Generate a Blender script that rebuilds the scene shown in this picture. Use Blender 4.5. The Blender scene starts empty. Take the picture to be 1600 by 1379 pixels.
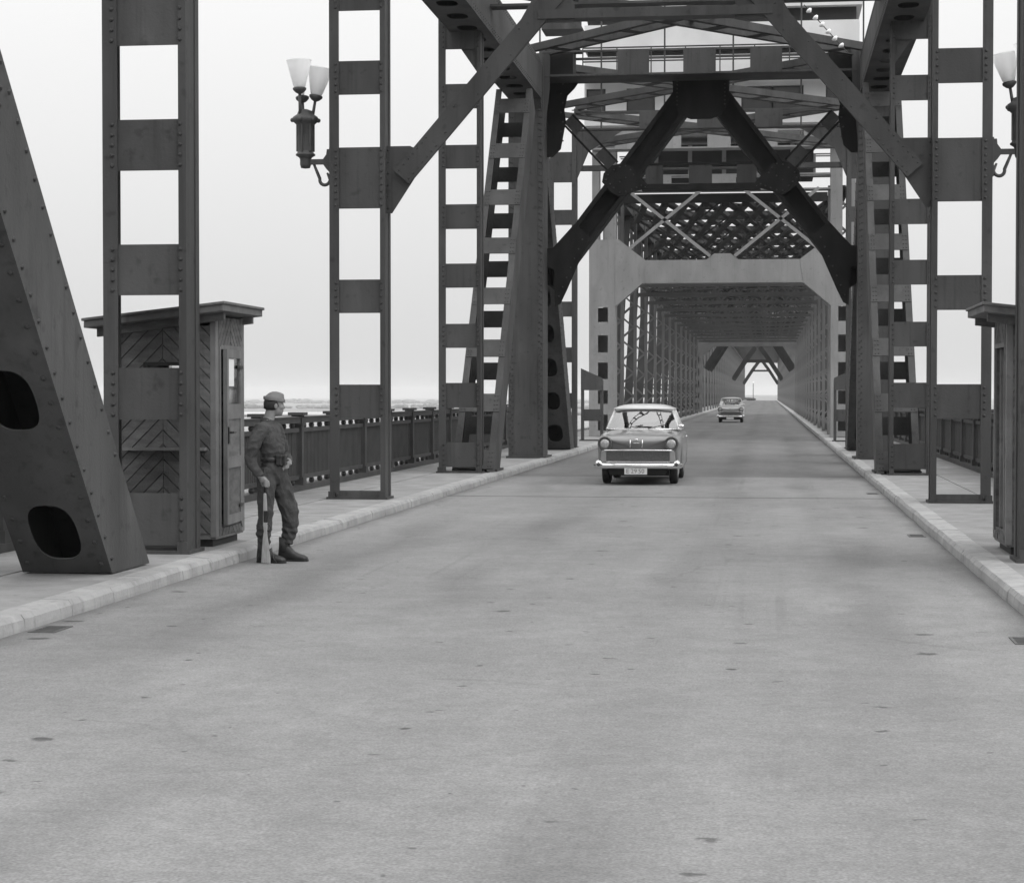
import bpy, bmesh, math, random
from mathutils import Vector, Matrix, noise
R = math.radians
random.seed(7)
scene = bpy.context.scene
col = scene.collection

# ------------------------------------------------------------------ camera
CAMX, CAMH = 1.70, 1.73
cam_d = bpy.data.cameras.new('camera'); cam = bpy.data.objects.new('camera', cam_d); col.objects.link(cam)
cam_d.sensor_width = 36.0; cam_d.lens = 36.0 * 3125 / 1600
cam_d.clip_start = 0.1; cam_d.clip_end = 40000
cam.location = (CAMX, 0, CAMH)
cam.rotation_euler = (R(90 - 1.366), 0, R(7.292))
scene.camera = cam

# ------------------------------------------------------------------ sky, sun, exposure
SUN_DIR = Vector((0.75, -0.42, 0.80)).normalized()
world = bpy.data.worlds.new('World'); scene.world = world; world.use_nodes = True
wn = world.node_tree.nodes; wl = world.node_tree.links
for n in list(wn): wn.remove(n)
sky = wn.new('ShaderNodeTexSky'); sky.sky_type = 'NISHITA'; sky.sun_disc = False
sky.sun_elevation = math.asin(SUN_DIR.z); sky.sun_rotation = math.atan2(SUN_DIR.x, SUN_DIR.y)
sky.air_density = 1.0; sky.dust_density = 6.0; sky.ozone_density = 1.0
bw = wn.new('ShaderNodeRGBToBW')
mixs = wn.new('ShaderNodeMix'); mixs.data_type = 'FLOAT'
mixs.inputs[0].default_value = 0.85            # a layer of thin cloud over the clear sky, brighter overhead as an overcast sky is
wtc = wn.new('ShaderNodeTexCoord'); wsep = wn.new('ShaderNodeSeparateXYZ'); wl.new(wtc.outputs['Generated'], wsep.inputs[0])
wmx = wn.new('ShaderNodeMath'); wmx.operation = 'MAXIMUM'; wmx.inputs[1].default_value = 0.0; wl.new(wsep.outputs[2], wmx.inputs[0])
wma = wn.new('ShaderNodeMath'); wma.operation = 'MULTIPLY_ADD'; wma.inputs[1].default_value = 2 * 5.9; wma.inputs[2].default_value = 5.9
wl.new(wmx.outputs[0], wma.inputs[0]); wl.new(wma.outputs[0], mixs.inputs[3])
bg = wn.new('ShaderNodeBackground'); bg.inputs[1].default_value = 0.10
wo = wn.new('ShaderNodeOutputWorld')
wl.new(sky.outputs[0], bw.inputs[0]); wl.new(bw.outputs[0], mixs.inputs[2])
wl.new(mixs.outputs[0], bg.inputs[0]); wl.new(bg.outputs[0], wo.inputs[0])
sun_d = bpy.data.lights.new('sun', 'SUN'); sun_d.energy = 1.0; sun_d.angle = R(50); sun_d.color = (1, 1, 1)
sun = bpy.data.objects.new('sun', sun_d); col.objects.link(sun)
sun.rotation_euler = SUN_DIR.to_track_quat('Z', 'Y').to_euler(); sun.location = (30, -20, 60)
vs = scene.view_settings
vs.view_transform = 'Standard'; vs.look = 'None'; vs.exposure = 0.40; vs.gamma = 1.0; vs.use_curve_mapping = False
scene.cycles.max_bounces = 8
scene.cycles.volume_bounces = 1
scene.cycles.transparent_max_bounces = 12

# ------------------------------------------------------------------ materials
MATS = {}
def mat(name, c0, c1=None, scale=4.0, rough=0.7, metal=0.0, bump=0.0, bscale=60.0, streak=None, detail=6.0, coat=0.0, spec=0.5, contrast=(0.35, 0.68), pos=False, wear=0.0, rnd=0.0):
    m = bpy.data.materials.new(name); m.use_nodes = True
    nt = m.node_tree; N = nt.nodes; L = nt.links
    p = N['Principled BSDF']
    p.inputs['Roughness'].default_value = rough; p.inputs['Metallic'].default_value = metal
    p.inputs['Specular IOR Level'].default_value = spec
    if coat: p.inputs['Coat Weight'].default_value = coat; p.inputs['Coat Roughness'].default_value = 0.08
    if c1 is None: c1 = c0 * 1.18
    tc = N.new('ShaderNodeTexCoord'); mp = N.new('ShaderNodeMapping')
    if streak: mp.inputs['Scale'].default_value = streak
    L.new(N.new('ShaderNodeNewGeometry').outputs['Position'] if pos else tc.outputs['Object'], mp.inputs[0])
    nz = N.new('ShaderNodeTexNoise'); nz.inputs['Scale'].default_value = scale; nz.inputs['Detail'].default_value = detail
    L.new(mp.outputs[0], nz.inputs['Vector'])
    rp = N.new('ShaderNodeValToRGB')
    rp.color_ramp.elements[0].position = contrast[0]; rp.color_ramp.elements[0].color = (c0, c0, c0, 1)
    rp.color_ramp.elements[1].position = contrast[1]; rp.color_ramp.elements[1].color = (c1, c1, c1, 1)
    L.new(nz.outputs[0], rp.inputs[0]); out = rp.outputs[0]
    def mult(fac_socket):
        nonlocal out
        mm = N.new('ShaderNodeMixRGB'); mm.blend_type = 'MULTIPLY'; mm.inputs[0].default_value = 1.0
        L.new(out, mm.inputs[1]); L.new(fac_socket, mm.inputs[2]); out = mm.outputs[0]
    if wear:      # weathering: blotches of old primer and thin run-off streaks
        for sc_, st_, a_, b_, k_ in ((7.0, (1, 1, 1), .60, .72, 1 - wear), (9.0, (1.6, 1.6, .07), .56, .74, 1 - wear * .8), (2.3, (1, 1, .5), .58, .75, 1 + wear * .7)):
            mw = N.new('ShaderNodeMapping'); mw.inputs['Scale'].default_value = st_; L.new(N.new('ShaderNodeNewGeometry').outputs['Position'], mw.inputs[0])
            w_ = N.new('ShaderNodeTexNoise'); w_.inputs['Scale'].default_value = sc_; w_.inputs['Detail'].default_value = 8; L.new(mw.outputs[0], w_.inputs['Vector'])
            mr = N.new('ShaderNodeMapRange'); mr.inputs[1].default_value = a_; mr.inputs[2].default_value = b_; mr.inputs[3].default_value = 1.0; mr.inputs[4].default_value = k_
            L.new(w_.outputs[0], mr.inputs[0]); mult(mr.outputs[0])
    if rnd:       # each board its own tone
        oi = N.new('ShaderNodeObjectInfo'); mr = N.new('ShaderNodeMapRange'); mr.inputs[3].default_value = 1 - rnd; mr.inputs[4].default_value = 1 + rnd
        L.new(oi.outputs['Random'], mr.inputs[0]); mult(mr.outputs[0])
    L.new(out, p.inputs['Base Color'])
    if bump:
        b2 = N.new('ShaderNodeTexNoise'); b2.inputs['Scale'].default_value = bscale; b2.inputs['Detail'].default_value = 4
        L.new(tc.outputs['Object'], b2.inputs['Vector'])
        bp = N.new('ShaderNodeBump'); bp.inputs['Strength'].default_value = bump; bp.inputs['Distance'].default_value = 0.01
        L.new(b2.outputs[0], bp.inputs['Height']); L.new(bp.outputs[0], p.inputs['Normal'])
    MATS[name] = m
    return m
mat('steel_paint', 0.044, 0.082, 1.6, 0.66, spec=0.2, bump=0.35, bscale=30, streak=(1, 1, 0.3), detail=9, contrast=(0.28, 0.72), wear=0.30, rnd=0.10)
mat('steel_dark', 0.014, 0.024, 2.5, 0.75, spec=0.15, bump=0.25, bscale=35, streak=(1, 1, 0.4))  # darker tone than the other steel, for portal bracing and far knee braces
mat('steel_paint_pale', 0.20, 0.26, 1.6, 0.65, bump=0.2, bscale=20, streak=(1, 1, 0.35), wear=0.22)
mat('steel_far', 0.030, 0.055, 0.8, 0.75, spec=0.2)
mat('steel_far_pale', 0.11, 0.17, 0.8, 0.75, spec=0.2)  # lit faces of the far posts put into a lighter colour
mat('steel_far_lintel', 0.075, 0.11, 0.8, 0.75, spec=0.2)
mat('porcelain', 0.8, 0.85, 5, 0.3)
mat('hedge', 0.03, 0.06, 3, 0.95)
mat('rivet_paint', 0.022, 0.036, 8, 0.6)
mat('wall_render', 0.62, 0.72, 0.9, 0.9, bump=0.2, bscale=12)
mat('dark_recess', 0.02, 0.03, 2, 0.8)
mat('booth_wood', 0.078, 0.135, 3.0, 0.85, bump=0.5, bscale=45, streak=(1.5, 1.5, 6), wear=0.3, rnd=0.22)
mat('booth_trim', 0.13, 0.18, 3.0, 0.85, bump=0.4, bscale=45, wear=0.3)
mat('booth_roof', 0.11, 0.16, 3.0, 0.85, bump=0.4, bscale=30, wear=0.3)
mat('dark_pane', 0.02, 0.03, 2, 0.15)
mat('paper', 0.75, 0.8, 5, 0.8)
mat('cast_iron', 0.045, 0.065, 6, 0.55, bump=0.2)
mat('railing_iron', 0.035, 0.055, 3, 0.6, bump=0.2)
mat('rail_knob', 0.02, 0.03, 3, 0.6)
mat('kerb_stone', 0.25, 0.35, 2.6, 0.9, bump=0.7, bscale=28, detail=12, contrast=(0.28, 0.68), pos=True, wear=0.3)
mat('rubber', 0.012, 0.018, 8, 0.85)
mat('chrome', 0.72, 0.8, 3, 0.16, metal=1.0)
mat('car_paint', 0.20, 0.225, 2, 0.35, coat=0.7)
mat('car_paint_light', 0.45, 0.5, 2, 0.35, coat=0.6)
mat('car_roof', 0.55, 0.60, 2, 0.35, coat=0.5)
mat('car_inside', 0.06, 0.09, 4, 0.8)
mat('car_under', 0.010, 0.014, 4, 0.9)
mat('lamp_lens', 0.38, 0.46, 30, 0.3, metal=0.5)
mat('grille_mesh', 0.09, 0.14, 40, 0.45, metal=0.3)
mat('plate_white', 0.55, 0.62, 20, 0.6)
mat('plate_ink', 0.12, 0.14, 20, 0.6)
mat('wool_jacket', 0.038, 0.068, 9, 0.95, bump=0.6, bscale=90)
mat('wool_trousers', 0.034, 0.060, 9, 0.95, bump=0.6, bscale=90)
mat('cap_cloth', 0.13, 0.18, 12, 0.95, bump=0.5, bscale=90)
mat('skin', 0.18, 0.23, 12, 0.6)
mat('hair', 0.010, 0.016, 30, 0.6, bump=0.6, bscale=160)
mat('leather', 0.014, 0.026, 12, 0.45, bump=0.4)
mat('gun_wood', 0.22, 0.32, 9, 0.5, streak=(6, 6, 1))
mat('gun_metal', 0.02, 0.03, 8, 0.4, metal=0.4)
mat('sidewalk_asphalt', 0.20, 0.28, 2.2, 0.93, bump=0.6, bscale=70, detail=10, wear=0.2)
mat('land', 0.12, 0.24, 0.0022, 0.95, detail=8)
mat('sand', 0.42, 0.5, 0.01, 0.95)
mat('wood_far', 0.10, 0.13, 0.05, 0.95)  # tree colour lightened to carry some of the distance haze
mat('grate_iron', 0.07, 0.11, 10, 0.7)
mat('pavilion', 0.55, 0.6, 1, 0.9)

def glass_mat():
    m = bpy.data.materials.new('window_glass'); m.use_nodes = True
    N = m.node_tree.nodes; L = m.node_tree.links
    N.remove(N['Principled BSDF'])
    t = N.new('ShaderNodeBsdfTransparent'); t.inputs[0].default_value = (0.78, 0.78, 0.78, 1)
    g = N.new('ShaderNodeBsdfGlossy'); g.inputs['Roughness'].default_value = 0.03; g.inputs[0].default_value = (0.95, 0.95, 0.95, 1)
    fr = N.new('ShaderNodeFresnel'); fr.inputs[0].default_value = 2.0
    mx = N.new('ShaderNodeMixShader')
    fa = N.new('ShaderNodeMath'); fa.operation = 'ADD'; fa.inputs[1].default_value = 0.15; fa.use_clamp = True; L.new(fr.outputs[0], fa.inputs[0])
    L.new(fa.outputs[0], mx.inputs[0]); L.new(t.outputs[0], mx.inputs[1]); L.new(g.outputs[0], mx.inputs[2])
    L.new(mx.outputs[0], N['Material Output'].inputs[0]); MATS['window_glass'] = m
glass_mat()
def opal_mat():
    m = bpy.data.materials.new('opal_glass'); m.use_nodes = True
    p = m.node_tree.nodes['Principled BSDF']; N = m.node_tree.nodes; L = m.node_tree.links
    nz = N.new('ShaderNodeTexNoise'); nz.inputs['Scale'].default_value = 6
    rp = N.new('ShaderNodeValToRGB'); rp.color_ramp.elements[0].color = (.88, .88, .88, 1); rp.color_ramp.elements[1].color = (.95, .95, .95, 1)
    L.new(nz.outputs[0], rp.inputs[0]); L.new(rp.outputs[0], p.inputs['Base Color'])
    p.inputs['Roughness'].default_value = 0.35
    tr = N.new('ShaderNodeBsdfTranslucent'); tr.inputs[0].default_value = (.97, .97, .97, 1)
    mx = N.new('ShaderNodeMixShader'); mx.inputs[0].default_value = 0.5
    L.new(p.outputs[0], mx.inputs[1]); L.new(tr.outputs[0], mx.inputs[2]); L.new(mx.outputs[0], N['Material Output'].inputs[0])
    MATS['opal_glass'] = m
opal_mat()
def road_mat(name, lo, hi, spots=True):
    m = bpy.data.materials.new(name); m.use_nodes = True
    N = m.node_tree.nodes; L = m.node_tree.links; p = N['Principled BSDF']
    p.inputs['Roughness'].default_value = 0.9; p.inputs['Specular IOR Level'].default_value = 0.35
    tc = N.new('ShaderNodeTexCoord')
    def nz(scale, detail, sc=(1, 1, 1)):
        mp = N.new('ShaderNodeMapping'); mp.inputs['Scale'].default_value = sc; L.new(tc.outputs['Object'], mp.inputs[0])
        t = N.new('ShaderNodeTexNoise'); t.inputs['Scale'].default_value = scale; t.inputs['Detail'].default_value = detail
        L.new(mp.outputs[0], t.inputs['Vector']); return t.outputs[0]
    def math_(op, a, b):
        n = N.new('ShaderNodeMath'); n.operation = op
        for i, v in enumerate((a, b)):
            if isinstance(v, (int, float)): n.inputs[i].default_value = v
            else: L.new(v, n.inputs[i])
        return n.outputs[0]
    def ramp(v, a, b, ca, cb):
        r = N.new('ShaderNodeMapRange'); r.inputs[1].default_value = a; r.inputs[2].default_value = b
        r.inputs[3].default_value = ca; r.inputs[4].default_value = cb; L.new(v, r.inputs[0]); return r.outputs[0]
    big = ramp(nz(0.33, 6), 0.3, 0.7, 0.90, 1.08)
    lanes = ramp(nz(0.9, 4, (1, 0.06, 1)), 0.3, 0.7, 0.88, 1.08)        # wear along the wheel tracks
    mid = math_('MULTIPLY', ramp(nz(3.0, 8), 0.3, 0.7, 0.91, 1.07), ramp(nz(11.0, 6), 0.3, 0.7, 0.93, 1.07))
    fine = math_('MULTIPLY', ramp(nz(70, 5), 0.25, 0.75, 0.70, 1.30), ramp(nz(26, 3), 0.25, 0.75, 0.86, 1.14))
    v = math_('MULTIPLY', big, lanes); v = math_('MULTIPLY', v, mid); v = math_('MULTIPLY', v, fine)
    # grey wheel tracks in each lane, and thin cracks in places
    sx = N.new('ShaderNodeSeparateXYZ'); L.new(tc.outputs['Object'], sx.inputs[0])
    wob_ = math_('ADD', sx.outputs[0], math_('MULTIPLY', math_('SUBTRACT', nz(0.25, 2, (0.2, 1, 1)), 0.5), 1.2))
    for xt in (-2.55, -1.05, 1.0, 2.5):
        dd_ = math_('ABSOLUTE', math_('SUBTRACT', wob_, xt), 0)
        tr_ = math_('MULTIPLY', ramp(dd_, 0.12, 0.42, 1.0, 0.0), ramp(nz(0.5, 3, (1, .3, 1)), 0.35, 0.65, 0.0, 1.0))
        v = math_('MULTIPLY', v, math_('SUBTRACT', 1.0, math_('MULTIPLY', tr_, 0.22)))
    gut = math_('ADD', math_('ABSOLUTE', sx.outputs[0], 0), math_('MULTIPLY', math_('SUBTRACT', nz(1.6, 6, (1, .6, 1)), 0.5), 0.5))
    v = math_('MULTIPLY', v, ramp(gut, 3.38, 3.72, 1.0, 0.66))          # darker towards the kerbs, with a ragged edge
    v = math_('MULTIPLY', v, ramp(nz(0.75, 7, (1, .45, 1)), 0.57, 0.68, 1.0, 0.93))          # old damp stains
    v = math_('MULTIPLY', v, ramp(nz(1.1, 7, (1, .8, 1)), 0.60, 0.66, 1.0, 1.06))
    thin = ramp(nz(7.0, 3, (1, 0.012, 1)), 0.60, 0.72, 0.0, 1.0)
    v = math_('MULTIPLY', v, math_('SUBTRACT', 1.0, math_('MULTIPLY', math_('MULTIPLY', thin, ramp(nz(0.35, 3), 0.45, 0.6, 0.0, 1.0)), 0.12)))   # thin tyre scuffs
    vc = N.new('ShaderNodeTexVoronoi'); vc.feature = 'DISTANCE_TO_EDGE'; vc.inputs['Scale'].default_value = 0.33
    mc = N.new('ShaderNodeMapping'); mc.inputs['Scale'].default_value = (0.7, 1, 1); L.new(tc.outputs['Object'], mc.inputs[0])
    wc = N.new('ShaderNodeTexNoise'); wc.inputs['Scale'].default_value = 1.3; wc.inputs['Detail'].default_value = 6; L.new(tc.outputs['Object'], wc.inputs['Vector'])
    ac = N.new('ShaderNodeMixRGB'); ac.blend_type = 'ADD'; ac.inputs[0].default_value = 0.35
    L.new(mc.outputs[0], ac.inputs[1]); L.new(wc.outputs['Color'], ac.inputs[2]); L.new(ac.outputs[0], vc.inputs['Vector'])
    ck = math_('MULTIPLY', ramp(vc.outputs['Distance'], 0.002, 0.006, 1.0, 0.0), ramp(nz(0.4, 3), 0.48, 0.62, 0.0, 1.0))
    v = math_('MULTIPLY', v, math_('SUBTRACT', 1.0, math_('MULTIPLY', ck, 0.14)))
    if spots:   # drips of tar and oil, each a small blotch of its own
        for sc, thr, rad, dk in ((0.8, 0.74, 0.050, 0.62), (1.5, 0.80, 0.055, 0.55), (2.6, 0.82, 0.070, 0.45)):
            vo = N.new('ShaderNodeTexVoronoi'); vo.voronoi_dimensions = '2D'; vo.inputs['Scale'].default_value = sc; vo.inputs['Randomness'].default_value = 1.0
            mpv = N.new('ShaderNodeMapping'); mpv.inputs['Scale'].default_value = (0.8, 1.0, 1); L.new(tc.outputs['Object'], mpv.inputs[0])
            wob = N.new('ShaderNodeTexNoise'); wob.inputs['Scale'].default_value = 9; L.new(tc.outputs['Object'], wob.inputs['Vector'])
            ad = N.new('ShaderNodeMixRGB'); ad.blend_type = 'ADD'; ad.inputs[0].default_value = 0.12
            L.new(mpv.outputs[0], ad.inputs[1]); L.new(wob.outputs['Color'], ad.inputs[2]); L.new(ad.outputs[0], vo.inputs['Vector'])
            sep = N.new('ShaderNodeSeparateColor'); L.new(vo.outputs['Color'], sep.inputs[0])
            on = math_('GREATER_THAN', sep.outputs[0], thr)
            rr = math_('MULTIPLY', sep.outputs[1], rad)
            dd = math_('DIVIDE', vo.outputs['Distance'], math_('ADD', rr, 0.012))
            inside = ramp(dd, 0.6, 1.1, 1.0, 0.0)
            k = math_('MULTIPLY', on, inside)
            v = math_('MULTIPLY', v, math_('SUBTRACT', 1.0, math_('MULTIPLY', k, dk)))
    v = math_('MULTIPLY', v, (lo + hi) / 2)
    cc = N.new('ShaderNodeCombineColor')
    for i in range(3): L.new(v, cc.inputs[i])
    L.new(cc.outputs[0], p.inputs['Base Color'])
    bp = N.new('ShaderNodeBump'); bp.inputs['Strength'].default_value = 0.5; bp.inputs['Distance'].default_value = 0.006
    L.new(nz(80, 6), bp.inputs['Height']); L.new(bp.outputs[0], p.inputs['Normal'])
    MATS[name] = m
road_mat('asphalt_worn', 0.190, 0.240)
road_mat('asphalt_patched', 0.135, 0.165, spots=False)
def water_mat():
    m = mat('river_water', 0.10, 0.13, 0.002, 0.25)
water_mat()

# ------------------------------------------------------------------ helpers
ROOTLOC = {}
class MB:
    def __init__(s): s.v = []; s.f = []
    def add(s, vs, fs):
        o = len(s.v); s.v += [tuple(v) for v in vs]; s.f += [tuple(i + o for i in f) for f in fs]; return s
    def box(s, x0, x1, y0, y1, z0, z1):
        if x0 > x1: x0, x1 = x1, x0
        if y0 > y1: y0, y1 = y1, y0
        if z0 > z1: z0, z1 = z1, z0
        return s.add([(x0, y0, z0), (x1, y0, z0), (x1, y1, z0), (x0, y1, z0), (x0, y0, z1), (x1, y0, z1), (x1, y1, z1), (x0, y1, z1)],
                     [(0, 3, 2, 1), (4, 5, 6, 7), (0, 1, 5, 4), (1, 2, 6, 5), (2, 3, 7, 6), (3, 0, 4, 7)])
    def beam(s, p0, p1, w, h, ref=(0, 0, 1)):
        p0 = Vector(p0); p1 = Vector(p1); a = (p1 - p0).normalized()
        sd = a.cross(Vector(ref)).normalized(); up = sd.cross(a).normalized()
        vs = []
        for p in (p0, p1):
            for i, j in ((-1, -1), (1, -1), (1, 1), (-1, 1)): vs.append(p + sd * (i * w / 2) + up * (j * h / 2))
        return s.add(vs, [(0, 1, 2, 3), (7, 6, 5, 4), (0, 4, 5, 1), (1, 5, 6, 2), (2, 6, 7, 3), (3, 7, 4, 0)])
    def prism(s, pts, ext):
        """pts: 3D polygon, ext: extrusion vector"""
        n = len(pts); e = Vector(ext); a = [Vector(p) for p in pts]; b = [p + e for p in a]
        return s.add(a + b, [tuple(range(n))[::-1], tuple(range(n, 2 * n))] + [(i, (i + 1) % n, n + (i + 1) % n, n + i) for i in range(n)])
    def xz(s, pts, y0, y1): return s.prism([(x, y0, z) for x, z in pts], (0, y1 - y0, 0))
    def yz(s, pts, x0, x1): return s.prism([(x0, y, z) for y, z in pts], (x1 - x0, 0, 0))
    def tube(s, pts, radii, n=10, caps=True, ref=(0, 0, 1), sx=1.0):
        pts = [Vector(p) for p in pts]
        if not hasattr(radii, '__len__'): radii = [radii] * len(pts)
        rings = []; o = len(s.v)
        for i, p in enumerate(pts):
            a = (pts[min(i + 1, len(pts) - 1)] - pts[max(i - 1, 0)]).normalized()
            rf = Vector(ref)
            if abs(a.dot(rf)) > 0.98: rf = Vector((1, 0, 0)) if abs(a.x) < .9 else Vector((0, 1, 0))
            u = a.cross(rf).normalized() if i == 0 else (u - a * u.dot(a)).normalized(); w = u.cross(a).normalized()
            r = radii[i]; ru, rw = (r if hasattr(r, '__len__') else (r, r))
            s.v += [tuple(p + u * (math.cos(2 * math.pi * k / n) * ru) + w * (math.sin(2 * math.pi * k / n) * rw)) for k in range(n)]
        for i in range(len(pts) - 1):
            for k in range(n):
                s.f.append((o + i * n + k, o + i * n + (k + 1) % n, o + (i + 1) * n + (k + 1) % n, o + (i + 1) * n + k))
        if caps:
            s.f.append(tuple(o + k for k in range(n))[::-1]); s.f.append(tuple(o + (len(pts) - 1) * n + k for k in range(n)))
        return s
    def lathe(s, prof, org=(0, 0, 0), axis=(0, 0, 1), n=16, caps=True):
        ax = Vector(axis).normalized(); org = Vector(org); o = len(s.v)
        rf = Vector((0, 0, 1)) if abs(ax.z) < .9 else Vector((1, 0, 0)); u = ax.cross(rf).normalized(); w = ax.cross(u)
        for r, z in prof:
            s.v += [tuple(org + ax * z + u * (math.cos(2 * math.pi * k / n) * r) + w * (math.sin(2 * math.pi * k / n) * r)) for k in range(n)]
        for i in range(len(prof) - 1):
            for k in range(n): s.f.append((o + i * n + k, o + i * n + (k + 1) % n, o + (i + 1) * n + (k + 1) % n, o + (i + 1) * n + k))
        if caps:
            s.f.append(tuple(o + k for k in range(n))[::-1]); s.f.append(tuple(o + (len(prof) - 1) * n + k for k in range(n)))
        return s
    def dome(s, p, nrm, r):
        nrm = Vector(nrm).normalized(); rf = Vector((0, 0, 1)) if abs(nrm.z) < .9 else Vector((1, 0, 0))
        u = nrm.cross(rf).normalized(); w = u.cross(nrm); p = Vector(p); vs = []
        for rr, hh in ((1, 0), (.72, .55)):
            vs += [p + u * (math.cos(k * math.pi / 3) * r * rr) + w * (math.sin(k * math.pi / 3) * r * rr) + nrm * (hh * r) for k in range(6)]
        vs.append(p + nrm * (r * .8))
        fs = [(k, (k + 1) % 6, 6 + (k + 1) % 6, 6 + k) for k in range(6)] + [(6 + k, 6 + (k + 1) % 6, 12) for k in range(6)]
        return s.add(vs, fs)
    def rivets(s, p0, p1, step, nrm, r=0.018):
        p0 = Vector(p0); p1 = Vector(p1); L = (p1 - p0).length; n = max(1, int(round(L / step)))
        for i in range(n + 1): s.dome(p0.lerp(p1, i / n), nrm, r)
        return s
    def ball(s, c, r, n=10, m=7):
        c = Vector(c); rx, ry, rz = r if hasattr(r, '__len__') else (r, r, r); o = len(s.v)
        s.v.append(tuple(c + Vector((0, 0, -rz))))
        for i in range(1, m):
            t = -math.pi / 2 + math.pi * i / m
            for k in range(n):
                a = 2 * math.pi * k / n
                s.v.append(tuple(c + Vector((rx * math.cos(t) * math.cos(a), ry * math.cos(t) * math.sin(a), rz * math.sin(t)))))
        s.v.append(tuple(c + Vector((0, 0, rz)))); last = len(s.v) - 1
        for k in range(n): s.f.append((o, o + 1 + (k + 1) % n, o + 1 + k))
        for i in range(m - 2):
            for k in range(n):
                a = o + 1 + i * n; s.f.append((a + k, a + (k + 1) % n, a + n + (k + 1) % n, a + n + k))
        a = o + 1 + (m - 2) * n
        for k in range(n): s.f.append((a + k, a + (k + 1) % n, last))
        return s
    def mesh(s, name, org=(0, 0, 0), smooth=False):
        me = bpy.data.meshes.new(name); ox, oy, oz = org
        me.from_pydata([(x - ox, y - oy, z - oz) for x, y, z in s.v], [], s.f)
        bm = bmesh.new(); bm.from_mesh(me); bmesh.ops.recalc_face_normals(bm, faces=bm.faces); bm.to_mesh(me); bm.free()
        if smooth:
            for p in me.polygons: p.use_smooth = True
        me.update(); return me
    def build(s, name, m, parent=None, smooth=False, bevel=0, kind=None, sub=0, autosmooth=None):
        org = ROOTLOC.get(parent.name, (0, 0, 0)) if parent else (0, 0, 0)
        me = s.mesh(name, org, smooth); me.materials.append(MATS[m])
        o = bpy.data.objects.new(name, me); col.objects.link(o)
        if parent: o.parent = parent; ROOTLOC[o.name] = org
        if bevel:
            b = o.modifiers.new('bevel', 'BEVEL'); b.width = bevel; b.segments = 2; b.limit_method = 'ANGLE'; b.angle_limit = R(40)
        if sub:
            b = o.modifiers.new('subdivision', 'SUBSURF'); b.levels = sub; b.render_levels = sub
        if kind: o['kind'] = kind
        return o
def tag(o, label=None, cat=None, group=None, kind=None):
    if label: o['label'] = label
    if cat: o['category'] = cat
    if group: o['group'] = group
    if kind: o['kind'] = kind
    return o
def root(name, loc, label=None, cat=None, group=None, kind=None):
    o = bpy.data.objects.new(name, None); col.objects.link(o); o.location = loc; o.empty_display_size = 0.2
    ROOTLOC[o.name] = tuple(loc); tag(o, label, cat, group, kind); return o
def copy_tree(o, parent=None, loc=None):
    c = o.copy(); col.objects.link(c)
    if parent is not None: c.parent = parent
    if loc is not None: c.location = loc
    for ch in list(o.children): copy_tree(ch, c)
    return c
def clip_poly(pts, x0, x1, z0, z1):
    def cl(p, ins, cut):
        out = []
        for i in range(len(p)):
            a, b = p[i - 1], p[i]
            if ins(b):
                if not ins(a): out.append(cut(a, b))
                out.append(b)
            elif ins(a): out.append(cut(a, b))
        return out
    for ax, lim, sg in ((0, x0, 1), (0, x1, -1), (1, z0, 1), (1, z1, -1)):
        if not pts: return pts
        pts = cl(pts, lambda p: sg * (p[ax] - lim) >= -1e-9,
                 lambda a, b: tuple(a[i] + (b[i] - a[i]) * (lim - a[ax]) / (b[ax] - a[ax]) for i in (0, 1)))
    return pts
def area2(p): return abs(sum(p[i - 1][0] * p[i][1] - p[i][0] * p[i - 1][1] for i in range(len(p)))) / 2
def ordinal(n):
    w = ['first', 'second', 'third', 'fourth', 'fifth', 'sixth', 'seventh', 'eighth', 'ninth', 'tenth', 'eleventh', 'twelfth', 'thirteenth', 'fourteenth', 'fifteenth', 'sixteenth', 'seventeenth', 'eighteenth', 'nineteenth', 'twentieth']
    return w[n - 1] if n <= 20 else 'twenty-' + w[n - 21] if n < 30 else 'thirtieth' if n == 30 else 'thirty-' + w[n - 31]

# ------------------------------------------------------------------ the setting
KX = 3.68          # kerb face
SW = 0.13          # pavement height
DECK_END = 520
def sheet(name, x0, x1, y0, y1, z, m, kind='structure', nx=1, ny=1):
    mb = MB(); o = mb.add([(x0, y0, z), (x1, y0, z), (x1, y1, z), (x0, y1, z)], [(0, 1, 2, 3)]).build(name, m); tag(o, kind=kind); return o
def slab(name, x0, x1, y0, y1, z0, z1, m):
    o = MB().box(x0, x1, y0, y1, z0, z1).build(name, m); tag(o, kind='structure'); return o
slab('road', -KX - 0.02, KX + 0.02, -12, 41.7, -0.35, 0.0, 'asphalt_worn')
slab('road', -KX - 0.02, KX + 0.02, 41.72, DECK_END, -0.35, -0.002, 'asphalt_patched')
for s, nm in ((-1, 'left'), (1, 'right')):
    slab('pavement_' + nm, s * (KX + 0.25), s * 5.02, -12, DECK_END, -0.35, SW - 0.012, 'sidewalk_asphalt')
    slab('pavement_' + nm, s * 5.035, s * 6.35, -12, DECK_END, -0.35, SW - 0.008, 'sidewalk_asphalt')
# joint strip across the road
mb = MB().box(-KX, KX, 33.42, 33.47, -0.02, 0.004)
o = mb.build('expansion_joint', 'grate_iron'); tag(o, 'thin dark metal expansion joint running straight across the road before the first car', 'expansion joint')
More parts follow.
